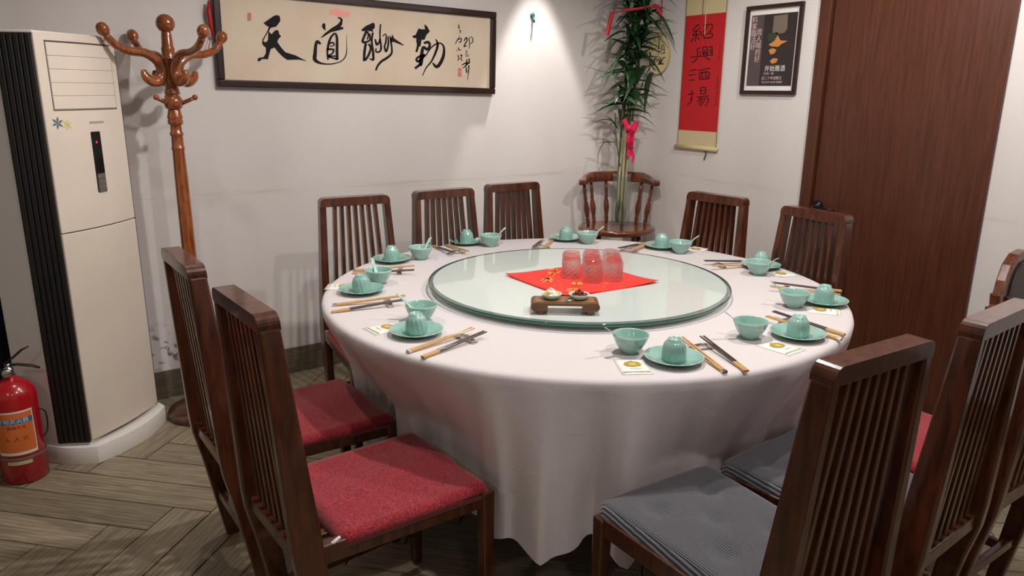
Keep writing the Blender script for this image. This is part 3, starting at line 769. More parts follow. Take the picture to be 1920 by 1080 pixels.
# tumblers, upside down, three columns
def tumbler_mesh():
    mb = MB(); pr = [(.0335, 0), (.0345, .006), (.0345, .014)]+[(.0345, .014+.0085*k) for k in range(1, 6)]+[(.0345, .064), (.0335, .072), (.030, .079), (.026, .082), (0, .082), (0, .073), (.026, .071), (.0295, .066), (.031, .012), (.0315, 0)]
    n = 40
    def fn(a, i, z):
        if 2 <= i <= 8: return 1+.05*(1 if (int(a/(2*PI)*n+.5)//2+i) % 2 else -.5)
        if i in (9, 10): return 1+.025*math.cos(20*a)
        return 1
    mb.lathe(pr, n, fn=fn, closed=True); mb.add([], [])
    return mb.mesh('tumbler', GLASS, smooth=False, weld=True)
TUM = tumbler_mesh()
g1 = on_z(1111, 529, GZ); vdir = Vector((g1.x, g1.y)).normalized(); sdir = Vector((vdir.y, -vdir.x))
names = {(0,0): 'front centre', (1,0): 'front right', (-1,0): 'front left'}
rows_ = [(-1, 0, (1071, 521)), (0, 0, (1111, 529)), (1, 0, (1149, 527)), (-1, 1, None), (0, 1, None), (1, 1, None), (0, 2, None), (1, 2, None)]
colname = {-1: 'left', 0: 'middle', 1: 'right'}; rowname = {0: 'nearest', 1: 'second', 2: 'hindmost'}
front = {c: on_z(*p, GZ) for c, r, p in rows_ if p}
for c, r, p in rows_:
    b = front[c]+Vector((vdir.x, vdir.y, 0))*(.079*r)+Vector((sdir.x, sdir.y, 0))*(-.004*r)
    o = put('tumbler', TUM); o.location = (b.x, b.y, GZ+.0042); o.rotation_euler.z = .3*c+.5*r
    tag(o, 'upturned cut-glass tumbler on red napkin, %s of the %s column' % (rowname[r], colname[c]), 'glass', 'upturned tumblers on the red napkin')
# wooden stand with two dishes
ta, tbb = on_z(1000, 589, GZ), on_z(1119, 591, GZ); tcn = (ta+tbb)/2; tang = math.atan2(tbb.y-ta.y, tbb.x-ta.x)
tu = Vector((math.cos(tang), math.sin(tang), 0)); tv = Vector((-tu.y, tu.x, 0)); tcn = tcn+tv*.034
ty = thing('condiment_stand', 'low wooden stand with scrolled ends carrying two small dishes', 'stand', (tcn.x, tcn.y, GZ), tang)
hl, hd_ = .107, .042
poly = [(-hl+.012, .040), (hl-.012, .040)]+[(hl-.012+.014*math.cos(a), .026+.014*math.sin(a)) for a in [PI/2-k*PI/8 for k in range(1, 9)]]+[(hl-.052, .012), (hl-.052, .030), (-hl+.052, .030), (-hl+.052, .012)]+[(-hl+.012-.014*math.cos(a), .026+.014*math.sin(a)) for a in [-PI/2+k*PI/8 for k in range(0, 8)]]
MB().prism(poly, lambda x, z, t: (x, t, z), -hd_, hd_).build('top', TRAYW, ty, bevel=.0012, seg=1)
for sx in (-1, 1):
    for sy in (-1, 1): MB().box((sx*(hl-.03)-.008, sy*(hd_-.012)-.008, 0), (sx*(hl-.03)+.008, sy*(hd_-.012)+.008, .013)).build('foot', TRAYW, ty, bevel=.002)
pnl = MB().box((-hl+.014, -hd_+.008, .0402), (hl-.014, hd_-.008, .0412)).build('inlay', wood('tray_light', (122, 86, 52), (160, 118, 76), (3, 20, 20), .45, .1), ty)
def dish_mesh():
    mb = MB(); pr = [(0, .004), (.018, .004), (.027, .010), (.0315, .0165), (.033, .0172), (.0335, .0162), (.029, .008), (.022, .001), (.018, 0), (0, 0)]
    for i in range(len(pr)-1):
        mb.mi = 1 if i in (3, 4) else 0; mb.lathe([pr[i], pr[i+1]], 36, closed=True)
    return mb.mesh('dish', [CELRIM, PAPERW], smooth=True, weld=True)
DISH = dish_mesh()
d1 = tcn-tu*.043+tv*.006; d2 = tcn+tu*.045+tv*.006; dz = GZ+.0417
o = put('dish', DISH); o.location = (d1.x, d1.y, dz); tag(o, 'small celadon dish of white and orange pickles on the stand', 'dish')
o = put('dish', DISH); o.location = (d2.x, d2.y, dz); tag(o, 'small celadon dish of red peanuts on the stand', 'dish')
def blob(rx, ry, rz_, mname, M, seed):
    r = random.Random(seed); mb = MB(); prf = [(0, -1), (.6, -.8), (.95, -.3), (.95, .3), (.6, .8), (0, 1)]
    mb.lathe([(a, b) for a, b in prf], 8, closed=True); mb.v = [(x*rx*(1+r.uniform(-.08, .08)), y*ry*(1+r.uniform(-.08, .08)), z*rz_) for x, y, z in mb.v]
    return mb.mesh(mname, M, smooth=True, weld=True)
PN = blob(.0052, .0052, .0068, 'peanut', PEANUT, 1)
def cube_mesh(M, s): return MB().box((-s, -s*.8, -s*.7), (s, s*.8, s*.7)).mesh('pickle_piece', M, bevel=s*.3, smooth=True)
PKS = [cube_mesh(PICKW, .0075), cube_mesh(PICKY, .0062), cube_mesh(PICKO, .0065)]
rnd = random.Random(11)
def pile(c, count, meshes, name, labs, group, sz):
    k = 0
    for layer, (nn, rad, zz) in enumerate(((count-count//3-1, .0195, .0125), (count//3, .010, .0205), (1, .0, .0285))):
        for j in range(nn):
            a = 2*PI*j/nn+layer; idx = rnd.randrange(len(meshes))
            o = put(name, meshes[idx]); rr = rad*rnd.uniform(.85, 1.08)
            o.location = (c.x+rr*math.cos(a), c.y+rr*math.sin(a), dz+zz+rnd.uniform(-.001, .002)); o.rotation_euler = (rnd.uniform(-1, 1)*.7, rnd.uniform(-1, 1)*.7+(1.2 if name == 'peanut' else 0), rnd.uniform(0, 6))
            tag(o, labs[idx], sz, group[idx])
pile(d1, 17, PKS, 'pickle_piece', ['white pickle piece heaped in the left small dish', 'yellow pickle piece heaped in the left small dish', 'orange pickle piece heaped in the left small dish'], ['white pickles', 'yellow pickles', 'orange pickles'], 'pickle')
pile(d2, 20, [PN], 'peanut', ['red-skinned peanut heaped in the right small dish'], ['red peanuts in the dish'], 'peanut')
sp2 = MB(); s0 = d2-tu*.046-tv*.034; s0.z = dz+.0022
sp2.tube([s0, s0+tu*.012+tv*.004+Vector((0,0,.0005)), s0+tu*.03+tv*.008+Vector((0,0,.002)), s0+tu*.05+tv*.013+Vector((0,0,.003))], [.0015, .0065, .0016, .0013], 10, flat=.35)
o = sp2.build('teaspoon', METAL, smooth=True); tag(o, 'tiny metal spoon lying on the stand before the peanuts', 'spoon')
# ------------------------------------------------------------------ air conditioner
e = Vector((.73, .683, 0)).normalized(); ang = math.atan2(e.y, e.x)
ac = thing('air_conditioner', 'tall cream floor-standing air conditioner in the left corner', 'air conditioner', (.2795, 3.3335, 0), ang)
H = 1.655; hw = .194; zb = .075
def bow(x): return -.022*(1-(x/hw)**2)        # gently bowed front
NB = 12
def front_poly(z0, z1, x0=-hw, x1=hw, off=0, th=.012, nm='front_panel', M=CREAMP, par=None, bev=.002):
    mb = MB(); xs = [x0+(x1-x0)*k/NB for k in range(NB+1)]; vs = []
    for z in (z0, z1):
        for x in xs: vs.append((x, bow(x)-off, z))
        for x in xs: vs.append((x, bow(x)-off+th, z))
    n1 = NB+1; q = 2*n1; fs = []
    for k in range(NB):
        fs += [(k, k+1, q+k+1, q+k), (n1+k, q+n1+k, q+n1+k+1, n1+k+1), (k, n1+k, n1+k+1, k+1), (q+k, q+k+1, q+n1+k+1, q+n1+k)]
    fs += [(0, q, q+n1, n1), (NB, n1+NB, q+n1+NB, q+NB)]
    mb.add(vs, fs); return mb.build(nm, M, par if par is not None else ac, bevel=bev, seg=1)
body = [(-hw, .013), (hw, .013), (hw+.045, .124), (hw+.045, .285), (-hw-.045, .285), (-hw-.045, .124)]
MB().prism(body, lambda x, y, t: (x, y, t), zb, H-.006).build('body', WHITEP, ac, bevel=.003)
zsplit = .935
front_poly(zb+.02, zsplit-.002); front_poly(zsplit+.002, H)
MB().prism([(-hw-.004, -.002), (hw+.004, -.002), (hw+.05, .124), (hw+.05, .29), (-hw-.05, .29), (-hw-.05, .124)], lambda x, y, t: (x, y, t), H-.006, H+.004).build('top_cap', WHITEP, ac, bevel=.003)
bp_ = [(-hw-.052, .29), (-hw-.052, .09), (-hw-.035, .015)]+[(x, bow(x)*1.6-.03) for x in [(-hw-.01)+(2*hw+.02)*k/10 for k in range(11)]]+[(hw+.035, .015), (hw+.052, .09), (hw+.052, .29)]
MB().prism(bp_, lambda x, y, t: (x, y, t), 0, zb).build('base', WHITEP, ac, bevel=.012, smooth=True)
# black ribbed side grilles
for s in (-1, 1):
    for k in range(6):
        t0, t1 = k/6, (k+.78)/6
        a = Vector((s*(hw+.003+.042*t0), .008+.112*t0)); b = Vector((s*(hw+.003+.042*t1), .008+.112*t1)); nn = Vector((s*.95, -.36))*.007
        MB().prism([tuple(a), tuple(b), tuple(b+nn), tuple(a+nn)], lambda x, y, t: (x, y, t), zb+.012, H-.008).build('grille_rib', BLACKP, ac, bevel=.0015, seg=1)
    MB().prism([(s*(hw+.001), .008), (s*(hw+.046), .122), (s*(hw+.044), .125), (s*(hw-.001), .012)], lambda x, y, t: (x, y, t), zb+.01, H-.007).build('grille_backing', BLACKP, ac)
# outlet flap with horizontal blades, outlined
def fr_pt(x, z, o): return (x, bow(x)-o, z)
zt0, zt1 = 1.383, 1.628
fl = MB(); LX = .158
for z0, z1 in ((zt0, zt0+.004), (zt1-.006, zt1)):
    xs = [-LX+2*LX*k/10 for k in range(11)]; fl.add([fr_pt(x, z0, .0006) for x in xs]+[fr_pt(x, z1, .0006) for x in xs], [(k, k+1, k+12, k+11) for k in range(10)])
for x in (-LX, LX-.003): fl.add([fr_pt(x, zt0, .0006), fr_pt(x+.003, zt0, .0006), fr_pt(x+.003, zt1, .0006), fr_pt(x, zt1, .0006)], [(0,1,2,3)])
fl.build('outlet_gap', mat('grey_gap', (84, 72, 64), .7), ac)
for k in range(5):
    z0 = zt0+.006+k*.0468; front_poly(z0, z0+.0452, -LX+.004, LX-.004, off=.003, th=.004, nm='outlet_blade', bev=.0012)
# control strip
dp = front_poly(1.07, 1.302, -.014, .034, off=.003, th=.004, nm='display', M=SCREEN)
front_poly(1.07, 1.142, -.010, .031, off=.0042, th=.002, nm='button_plate', M=BUTTON, par=ac, bev=.0005)
for rz_, xs in ((1.128, (-.002, .0105, .023)), (1.108, (.003, .018)), (1.088, (-.002, .0105, .023))):
    for x in xs: MB().lathe([(.0045, 0), (.004, .002), (0, .0024)], 10, M=Matrix.Translation((x, bow(x)-.004, rz_)) @ Matrix.Rotation(PI/2, 4, 'X')).build('button', METAL, ac)
MB().lathe([(.004, 0), (.003, .0015), (0, .0016)], 12, M=Matrix.Translation((.008, bow(.008)-.0029, 1.262)) @ Matrix.Rotation(PI/2, 4, 'X')).build('indicator_light', LED, ac)
# small print and flower sticker
sc = MB(); pen = lambda x, z: fr_pt(x, z, .0008)
for k in range(9): ink_stroke(sc, [(-.012+k*.0085, 1.332, .0022), (-.009+k*.0085, 1.340, .0026), (-.006+k*.0085, 1.333, .0022)], pen)
sc.build('brand_mark', GREYPR, ac)
sc = MB()
for k in range(8): ink_stroke(sc, [(.112+k*.007, 1.640, .0016), (.114+k*.007, 1.646, .002), (.117+k*.007, 1.641, .0016)], pen)
for k in range(10): ink_stroke(sc, [(.104+k*.0072, 1.634, .0012), (.108+k*.0072, 1.637, .0014)], pen)
sc.build('brand_mark', GREYPR, ac)
for (cx, cz, col_, nm, s) in ((-.150, 1.340, mat('blue_green_sticker', (86, 108, 116), .6), 'flower_sticker', 1), (-.112, 1.333, mat('yellow_sticker', (206, 200, 120), .6), 'flower_sticker', .9)):
    mb = MB()
    for k in range(6):
        a = k*PI/3+.4; ink_poly(mb, [(cx, cz), (cx+s*.013*math.cos(a-.35), cz+s*.013*math.sin(a-.35)), (cx+s*.024*math.cos(a), cz+s*.024*math.sin(a)), (cx+s*.013*math.cos(a+.35), cz+s*.013*math.sin(a+.35))], pen)
    mb.build(nm, col_, ac)
# ------------------------------------------------------------------ navy curtain behind the unit
mb = MB(); n = 40; xs = [-.62+.62*k/n for k in range(n+1)]; yy = [YB-.075+.02*math.sin(k*1.15) for k in range(n+1)]
vs = [(x, y, z) for z in (.02, .7, 1.4) for x, y in zip(xs, yy)]+[(x, y+.004, z) for z in (.02, .7, 1.4) for x, y in zip(xs, yy)]
q = 3*(n+1); fs = []
for r in range(2):
    for k in range(n): a = r*(n+1)+k; fs += [(a, a+1, a+n+2, a+n+1), (q+a, q+a+n+1, q+a+n+2, q+a+1)]
mb.add(vs, fs); mb.tube([(-.64, YB-.075, 1.405), (.02, YB-.075, 1.405)], .009, 8)
o = mb.build('curtain', NAVY, smooth=True); tag(o, 'dark navy curtain hanging at the left edge behind the air conditioner', 'curtain')
# ------------------------------------------------------------------ fire extinguisher
ep = on_z(57, 876, 0); ep = Vector((-.098, 3.215, 0))
ex = thing('fire_extinguisher', 'red fire extinguisher with orange label beside the air conditioner', 'fire extinguisher', ep); ex.scale = (1, 1, .92)
er = .078
MB().lathe([(er-.008, 0), (er, .01), (er, .375), (er-.004, .395), (er-.02, .42), (.04, .437), (.022, .443), (.022, .455), (0, .455)], 40).build('cylinder', EXTR, ex, smooth=True)
MB().lathe([(er+.0008, .108), (er+.0028, .112), (er+.0028, .118), (er+.0008, .122)], 40, closed=True).build('strap', mat('rubber_strap', (120, 90, 80), .7), ex, smooth=True)
MB().lathe([(.0, .452), (.017, .452), (.017, .485), (.011, .49), (.011, .505), (0, .505)], 16).build('valve', METAL, ex, smooth=True)
Mg = Matrix.Translation((-.006, -.03, .474)) @ Matrix.Rotation(PI/2, 4, 'X')
MB().lathe([(.017, -.012), (.017, .004), (.014, .006), (0, .006)], 20, M=Mg).build('gauge', METAL, ex, smooth=True)
MB().tube([(-.01, .0, .498), (.03, -.01, .50), (.075, -.02, .488), (.10, -.025, .475)], [.009, .010, .010, .007], 8, flat=.5).build('carry_handle', BLACKP, ex, smooth=True)
MB().tube([(-.01, .0, .508), (.02, -.008, .53), (.05, -.018, .56), (.075, -.022, .572)], [.008, .009, .009, .006], 8, flat=.5).build('squeeze_lever', BLACKP, ex, smooth=True)
MB().tube(smooth_path([(-.015, .012, .475), (-.06, .02, .47), (-.092, .015, .42), (-.09, .01, .3), (-.088, .008, .16), (-.088, .01, .1)], 6), .008, 8).build('hose', BLACKP, ex, smooth=True)
MB().tube(smooth_path([(er-.004, -.02, .30), (er+.016, -.01, .27), (er+.014, -.01, .2), (er-.002, -.02, .17)], 6), .0025, 6).build('hose_clip', BLACKP, ex, smooth=True)
def cyl_patch(a0, a1, z0, z1, rad, nm, M, par=ex):
    mb = MB(); k = 16; vs = [(rad*math.cos(a0+(a1-a0)*i/k), rad*math.sin(a0+(a1-a0)*i/k), z) for z in (z0, z1) for i in range(k+1)]
    mb.add(vs, [(i, i+1, i+k+2, i+k+1) for i in range(k)]); return mb.build(nm, M, par, smooth=True, fix=False)
A0, A1 = -PI/2-1.05, -PI/2+.72
cyl_patch(A0, A1, .135, .325, er+.0006, 'label', WHITEL); cyl_patch(A0+.03, A1-.05, .148, .318, er+.0009, 'label_panel', ORANGE); cyl_patch(A0+.03, A1-.05, .272, .294, er+.0012, 'label_band', BLUEL)
def wrap_text(body, size, amid, z, rad, M, nm='lettering'):
    me = text_mesh(body, size, M)
    for v in me.vertices:
        a = amid+v.co.x/rad; v.co = (rad*math.cos(a), rad*math.sin(a), z+v.co.y)
    put(nm, me, ex)
wrap_text('干粉灭火器', .021, (A0+A1)/2, .2825, er+.0016, WHITEL)
wrap_text('使用方法', .016, (A0+A1)/2+.1, .255, er+.0014, mat('label_dark', (84, 40, 28), .6))
wrap_text('人 人 火', .024, (A0+A1)/2+.05, .205, er+.0014, mat('label_red', (150, 46, 30), .6))
cyl_patch(A0+.35, A1-.35, .092, .108, er+.0006, 'date_sticker', mat('cream_sticker', (206, 188, 150), .6))
# ------------------------------------------------------------------ coat stand
ck = thing('coat_stand', 'turned amber wood coat stand with curled hooks beside the air conditioner', 'coat stand', (.618, 3.459, 0))
MB().lathe([(.15, 0), (.160, .008), (.162, .022), (.155, .034), (.132, .04), (.12, .052), (.07, .06), (.05, .075), (0, .075)], 48).build('base', wood('dark_varnished_base', (62, 30, 18), (96, 50, 28), (6, 6, 6), .25, .7), ck, smooth=True)
pr = [(.034, .06), (.038, .09), (.03, .12), (.026, .16), (.034, .2), (.036, .23), (.028, .26), (.031, .3), (.03, .5), (.029, .8), (.027, 1.1), (.0245, 1.21), (.027, 1.215), (.027, 1.222), (.0245, 1.226), (.0235, 1.27), (.0275, 1.275), (.0275, 1.283), (.023, 1.288), (.022, 1.315), (.03, 1.32), (.031, 1.33), (.028, 1.34), (.032, 1.346), (.029, 1.354), (.024, 1.378)]
MB().lathe(pr, 24, closed=True).build('pole', RACKW, ck, smooth=True)
def ZR(z): return 1.403+(z-1.385)*.8
def lz(pr): return [(r, ZR(z)) for r, z in pr]
MB().lathe(lz([(.018, 1.352), (.032, 1.362), (.0385, 1.385), (.037, 1.405), (.028, 1.425), (.022, 1.43), (.031, 1.434), (.031, 1.442), (.027, 1.447), (.03, 1.452), (.026, 1.46)]), 24, closed=True).build('turned_knuckle', RACKW, ck, smooth=True)
MB().lathe(lz([(.026, 1.455), (.027, 1.6), (.028, 1.605), (.031, 1.61), (.026, 1.618), (.0255, 1.655), (.027, 1.66), (.0235, 1.668), (.0195, 1.735), (.018, 1.745)]), 24).build('upper_shaft', RACKW, ck, smooth=True)
MB().lathe([(.012, ZR(1.74)), (.027, ZR(1.74)+.008), (.036, ZR(1.74)+.024), (.037, ZR(1.74)+.038), (.031, ZR(1.74)+.056), (.018, ZR(1.74)+.068), (0, ZR(1.74)+.072)], 24).build('finial', RACKW, ck, smooth=True)
def hook(az, par):
    c, s = math.cos(az), math.sin(az); P = lambda r, z: (r*1.28*c, r*1.28*s, ZR(z))
    path = smooth_path([P(.09, 1.553), P(.082, 1.517), P(.055, 1.497), P(.03, 1.53), P(.036, 1.59), P(.075, 1.632), P(.125, 1.64), P(.165, 1.662), P(.19, 1.70)], 6)
    nn = len(path); rad = [.008+.017*math.sin(PI*min(1, i/(nn*.55)))**.7 if i < nn*.3 else .023-.009*((i/nn-.3)/.7) for i in range(nn)]
    h = MB().tube(path, rad, 12, flat=.8); hook_o = h.build('hook', RACKW, par, smooth=True)
    d = Vector((c*.45, s*.45, .89)); b = Vector(P(.19, 1.698)); M = Matrix.Translation(b) @ d.to_track_quat('Z', 'Y').to_matrix().to_4x4()
    MB().lathe([(.009, -.006), (.015, -.002), (.015, .003), (.011, .006), (.017, .012), (.0235, .026), (.024, .036), (.019, .05), (.009, .058), (0, .059)], 16, M=M).build('knob', RACKW, hook_o, smooth=True)
va = -YAW                          # direction of the image's horizontal
for k in range(4): hook(va-.61+k*PI/2, ck)
for k in range(3):
    az = va+.15+k*2*PI/3+ (0 if k else 0); c, s = math.cos(az), math.sin(az)
    pg = MB().tube([(.03*c, .03*s, 1.403), (.06*c, .06*s, 1.416), (.082*c, .082*s, 1.426)], [.009, .0085, .008], 10)
    pg.lathe([(0, -.012), (.009, -.009), (.0125, 0), (.009, .009), (0, .012)], 12, c=(.088*c, .088*s, 1.429), closed=True); pg.build('peg', RACKW, ck, smooth=True)
# ------------------------------------------------------------------ hanging calligraphy
def plane_pts(px, Y): return [on_y(x, y, Y) for x, y in px]
YP = YB-.028
bl, br, tr = plane_pts([(407, 163), (926, 177), (931, 22.7)], YP)
fx0, fx1 = .5*(bl.x+on_y(397, 0, YP).x), .5*(br.x+tr.x); tilt = math.atan2(br.z-bl.z, br.x-bl.x)
fwid = fx1-fx0; fhei = tr.z-br.z
pic = thing('calligraphy_picture', 'long framed black brush calligraphy on cream paper on the back wall', 'picture', (fx0, YB-.006, bl.z)); pic.rotation_euler = (0, -tilt, 0)
fb = .034
for lo, hi in (((0, -.028, 0), (fwid, .005, fb)), ((0, -.028, fhei-fb), (fwid, .005, fhei)), ((0, -.028, fb), (fb, .005, fhei-fb)), ((fwid-fb, -.028, fb), (fwid, .005, fhei-fb))):
    MB().box(lo, hi).build('frame', FRAMEW, pic, bevel=.006)
MB().box((fb-.004, -.012, fb-.004), (fwid-fb+.004, .004, fhei-fb+.004)).build('paper', RICE, pic)
Minv = (Matrix.Translation((fx0, YB-.006, bl.z)) @ Matrix.Rotation(-tilt, 4, 'Y')).inverted()
def P3(ox, oy, s):
    def f(x, y):
        p = Minv @ on_y(ox+x/s, oy+y/s, YB-.019); return (p.x, -.0135, p.z)
    return f
A = P3(470, 10, 8.31); Bf = P3(660, 20, 7.7125)
c1 = MB()
ink_poly(c1, [(200,275),(350,170),(400,150),(450,165),(465,240),(400,330),(320,350),(250,320)], A)
ink_stroke(c1, [(300,340,34),(270,400,22),(230,470,16),(188,545,22)], A)
ink_poly(c1, [(275,400),(325,450),(370,400),(400,383),(435,395),(445,450),(475,480),(430,530),(415,570),(470,650),(540,730),(700,780),(880,872),(760,845),(570,850),(500,800),(420,720),(375,655),(315,680),(290,760),(270,840),(180,835),(130,880),(105,855),(120,820),(200,805),(235,750),(240,660),(190,620),(178,570),(190,540),(215,575),(250,570),(272,530)], A)
c1.build('brush_character', INK, pic, fix=False)
c2 = MB()
ink_poly(c2, [(1110,320),(1120,285),(1150,275),(1165,300),(1165,370),(1175,395),(1140,375),(1115,345)], A)
ink_poly(c2, [(1350,185),(1400,185),(1435,220),(1425,300),(1400,340),(1440,335),(1445,370),(1330,400),(1250,420),(1120,500),(1085,510),(1150,440),(1250,360),(1350,300),(1395,250),(1395,215),(1355,200)], A)
for st in ([(1310,430,30),(1250,500,35),(1215,600,40),(1195,720,30),(1205,850,25)], [(1320,430,30),(1345,520,40),(1345,700,45),(1350,850,40)], [(1230,600,20),(1280,580,25),(1300,620,20),(1240,640,15)], [(1180,685,30),(1290,690,30),(1270,750,25),(1210,790,30),(1330,790,20)], [(1210,800,35),(1270,820,20),(1350,835,40)],
           [(1090,605,30),(1040,565,50),(1015,620,45),(1005,740,55),(1000,840,60),(1060,890,40),(1150,912,22),(1270,912,18),(1400,875,15),(1470,810,18),(1495,720,14),(1495,600,8),(1495,460,5)]): ink_stroke(c2, st, A)
c2.build('brush_character', INK, pic, fix=False)
c3 = MB()
ink_poly(c3, [(135,275),(200,220),(270,190),(300,170),(330,190),(330,250),(300,275),(310,330),(285,300),(220,290),(150,300)], Bf)
for st in ([(210,290,35),(165,400,35),(155,450,35),(200,455,30),(260,420,25),(250,330,30)], [(225,300,30),(235,360,20),(220,420,20)], [(300,320,30),(285,450,30),(305,600,35),(310,715,35)], [(200,470,35),(180,600,40),(175,730,35)], [(240,480,30),(270,540,30),(240,640,35),(190,720,30)], [(250,690,15),(310,720,25)],
           [(335,410,20),(360,490,35),(400,430,20),(405,300,22),(415,195,20)], [(405,400,25),(420,540,30),(395,595,25),(345,590,25),(350,540,15)], [(440,370,15),(490,340,15),(490,450,25),(470,520,25),(495,590,30),(525,480,25),(520,370,20)], [(545,360,10),(560,430,25),(575,540,25),(570,620,30),(510,680,35),(430,730,35),(370,800,30),(345,865,25)]): ink_stroke(c3, st, Bf)
ink_poly(c3, [(585,345),(610,400),(755,500),(730,502),(600,450),(550,460),(560,400)], Bf)
c3.build('brush_character', INK, pic, fix=False)
c4 = MB()
ink_poly(c4, [(870,365),(920,350),(945,290),(965,255),(1000,270),(1055,270),(1045,195),(1090,230),(1125,300),(1080,345),(1060,390),(1050,420),(960,420),(920,395),(890,395)], Bf)
for st in ([(945,410,40),(955,500,35),(930,600,30)], [(990,420,35),(975,520,25)], [(1040,470,35),(1100,455,40),(1125,500,35),(1090,560,40),(1030,530,40),(1010,620,50),(1000,720,60),(990,800,40)], [(1060,640,35),(960,670,30),(930,710,30),(970,730,40),(1050,650,30)], [(1010,760,40),(910,835,35)],
           [(1020,940,12),(1070,830,18),(1150,730,25),(1210,600,35),(1240,490,35),(1210,410,12)], [(1060,660,15),(1140,540,20),(1220,480,22),(1290,475,20),(1330,540,30),(1320,660,45),(1270,770,50),(1220,810,45),(1165,755,20)]): ink_stroke(c4, st, Bf)
c4.build('brush_character', INK, pic, fix=False)
c5 = MB()
for st in ([(1550,195,8),(1540,240,16),(1565,250,8)], [(1545,280,10),(1570,295,12),(1555,335,6)], [(1565,365,8),(1520,430,14),(1490,490,6)], [(1535,420,12),(1580,400,14),(1570,455,16),(1545,450,10)], [(1540,530,12),(1550,570,14),(1580,560,8)], [(1515,560,6),(1520,590,8)], [(1530,640,12),(1545,700,14),(1520,720,8)], [(1560,650,12),(1590,640,14),(1575,700,12),(1605,720,8)],
           [(1620,440,14),(1650,390,18),(1665,430,16),(1640,470,18),(1620,520,16),(1660,500,14)], [(1690,390,14),(1700,470,12),(1695,550,8)], [(1700,380,10),(1740,390,12),(1745,450,14),(1710,480,10)], [(1645,570,6),(1660,600,12),(1640,635,6),(1690,640,8)], [(1640,660,8),(1690,655,8)], [(1585,790,12),(1640,760,20),(1700,760,16)], [(1660,700,14),(1650,790,20),(1600,830,10)], [(1695,690,16),(1690,760,18)], [(1650,820,16),(1660,900,18)], [(1690,790,18),(1685,880,14),(1670,1010,6)], [(1640,800,14),(1705,740,14)]): ink_stroke(c5, st, Bf)
c5.build('signature', INK, pic, fix=False)
c6 = MB()
for lo in ((1530,830,1585,880), (1530,890,1585,955)):
    x0, y0, x1, y1 = lo; ink_poly(c6, [(x0,y0),(x1,y0),(x1,y1),(x0,y1)], Bf)
c6.build('red_seal', SEAL, pic, fix=False)
c7 = MB(); ink_poly(c7, [(464,24),(471,24),(471,39),(464,39)], P3(0, 0, 1)); c7.build('red_seal', SEAL, pic, fix=False)
c8 = MB()
for st in ([(618,24,8),(630,22,11),(640,26,10),(655,27,9)],): ink_stroke(c8, st, P3(0, 0, 1))
c8.build('pink_smudge', mat('pale_pink', (244, 160, 150), .7), pic, fix=False)  # short pale pink mark near the top of the sheet
# red tassel peeping out from behind the left edge of the frame
tp = on_y(397, 25, YB-.03); mb = MB(); mb.tube([tp+Vector((-.008, 0, .05)), tp+Vector((-.012, 0, 0)), tp+Vector((-.008, 0, -.06)), tp+Vector((-.002, 0, -.1))], [.006, .012, .009, .003], 8)
mb.tube([tp+Vector((-.006, 0, -.09)), tp+Vector((-.02, 0, -.125)), tp+Vector((-.03, 0, -.16))], .0018, 5)
o = mb.build('red_tassel', REDRIB, smooth=True); tag(o, 'red tassel hanging at the left edge of the calligraphy frame', 'tassel')
# ------------------------------------------------------------------ wall hook
hk = on_y(998, 33, YB); o = thing('wall_hook', 'small green adhesive hook on the bright patch of back wall', 'hook', (hk.x, YB, hk.z))
Mk = Matrix.Rotation(PI/2, 4, 'X')
MB().lathe([(.016, 0), (.016, .004), (.012, .007), (0, .008)], 16, M=Matrix.Translation((0, 0, .012)) @ Mk).build('pad', TEAL, o, smooth=True)
MB().tube(smooth_path([(0, -.006, .004), (0, -.012, -.012), (0, -.018, -.026), (-.004, -.026, -.024), (-.006, -.03, -.014)], 5), [.006]*8+[.005]*13, 8).build('hook_arm', TEAL, o, smooth=True)
MB().tube([(-.002, -.004, -.02), (-.002, -.004, -.05)], .0018, 6).build('pin', METAL, o, smooth=True)
# ------------------------------------------------------------------ scroll
XP = XR-.012
sq = [on_x(x, y, XP) for x, y in ((1271,243),(1345,244),(1361,22),(1285,31),(1270,278),(1348,280))]
sy0 = sq[0].y; sy1 = .5*(sq[1].y+sq[2].y); swid = sy0-sy1; zr0 = sq[0].z; zr1 = .5*(sq[2].z+sq[3].z); zbot = .5*(sq[4].z+sq[5].z)+.004
scr = thing('hanging_scroll', 'red hanging scroll with four black characters on the right wall', 'scroll', (XR, sy0, zbot))
def R3(x, y, t): return (t, -x, y)          # x along the wall to the right, y up
ztop = zr1+.30
MB().prism([(0, 0), (swid, 0), (swid, ztop-zbot), (0, ztop-zbot)], R3, -.006, -.008).build('mount', SCROLLC, scr)
for x in (0, swid-.004): MB().prism([(x-.001, 0), (x+.003, 0), (x+.003, ztop-zbot), (x-.001, ztop-zbot)], R3, -.0058, -.0086).build('edging', SCROLLE, scr)
MB().prism([(.003, zr0-zbot), (swid-.003, zr0-zbot), (swid-.003, zr1-zbot), (.003, zr1-zbot)], R3, -.008, -.0092).build('red_paper', SCROLLR, scr)
MB().tube([(-.012, .012, 0), (-.012, -swid-.012, 0)], .0125, 14).build('roller', SCROLLC, scr, smooth=True)
MB().tube([(-.012, 0, ztop-zbot), (-.012, -swid, ztop-zbot)], .006, 10).build('top_rod', SCROLLE, scr, smooth=True)
for x in (.42, .5): MB().tube([(-.010, -swid*x, ztop-zbot), (-.0105, -swid*(x+.01), zr1-zbot-.0-.0), (-.0105, -swid*(x+.02), zr1-zbot-(.11 if x > .45 else -.01))], .0022, 6).build('tape', SCROLLC if x > .45 else SCROLLE, scr)
MB().tube(smooth_path([(-.01, -swid*.74, -.008), (-.012, -swid*.77, -.03), (-.01, -swid*.73, -.065)], 5), .003, 6).build('hanging_cord', NAVY, scr, smooth=True)
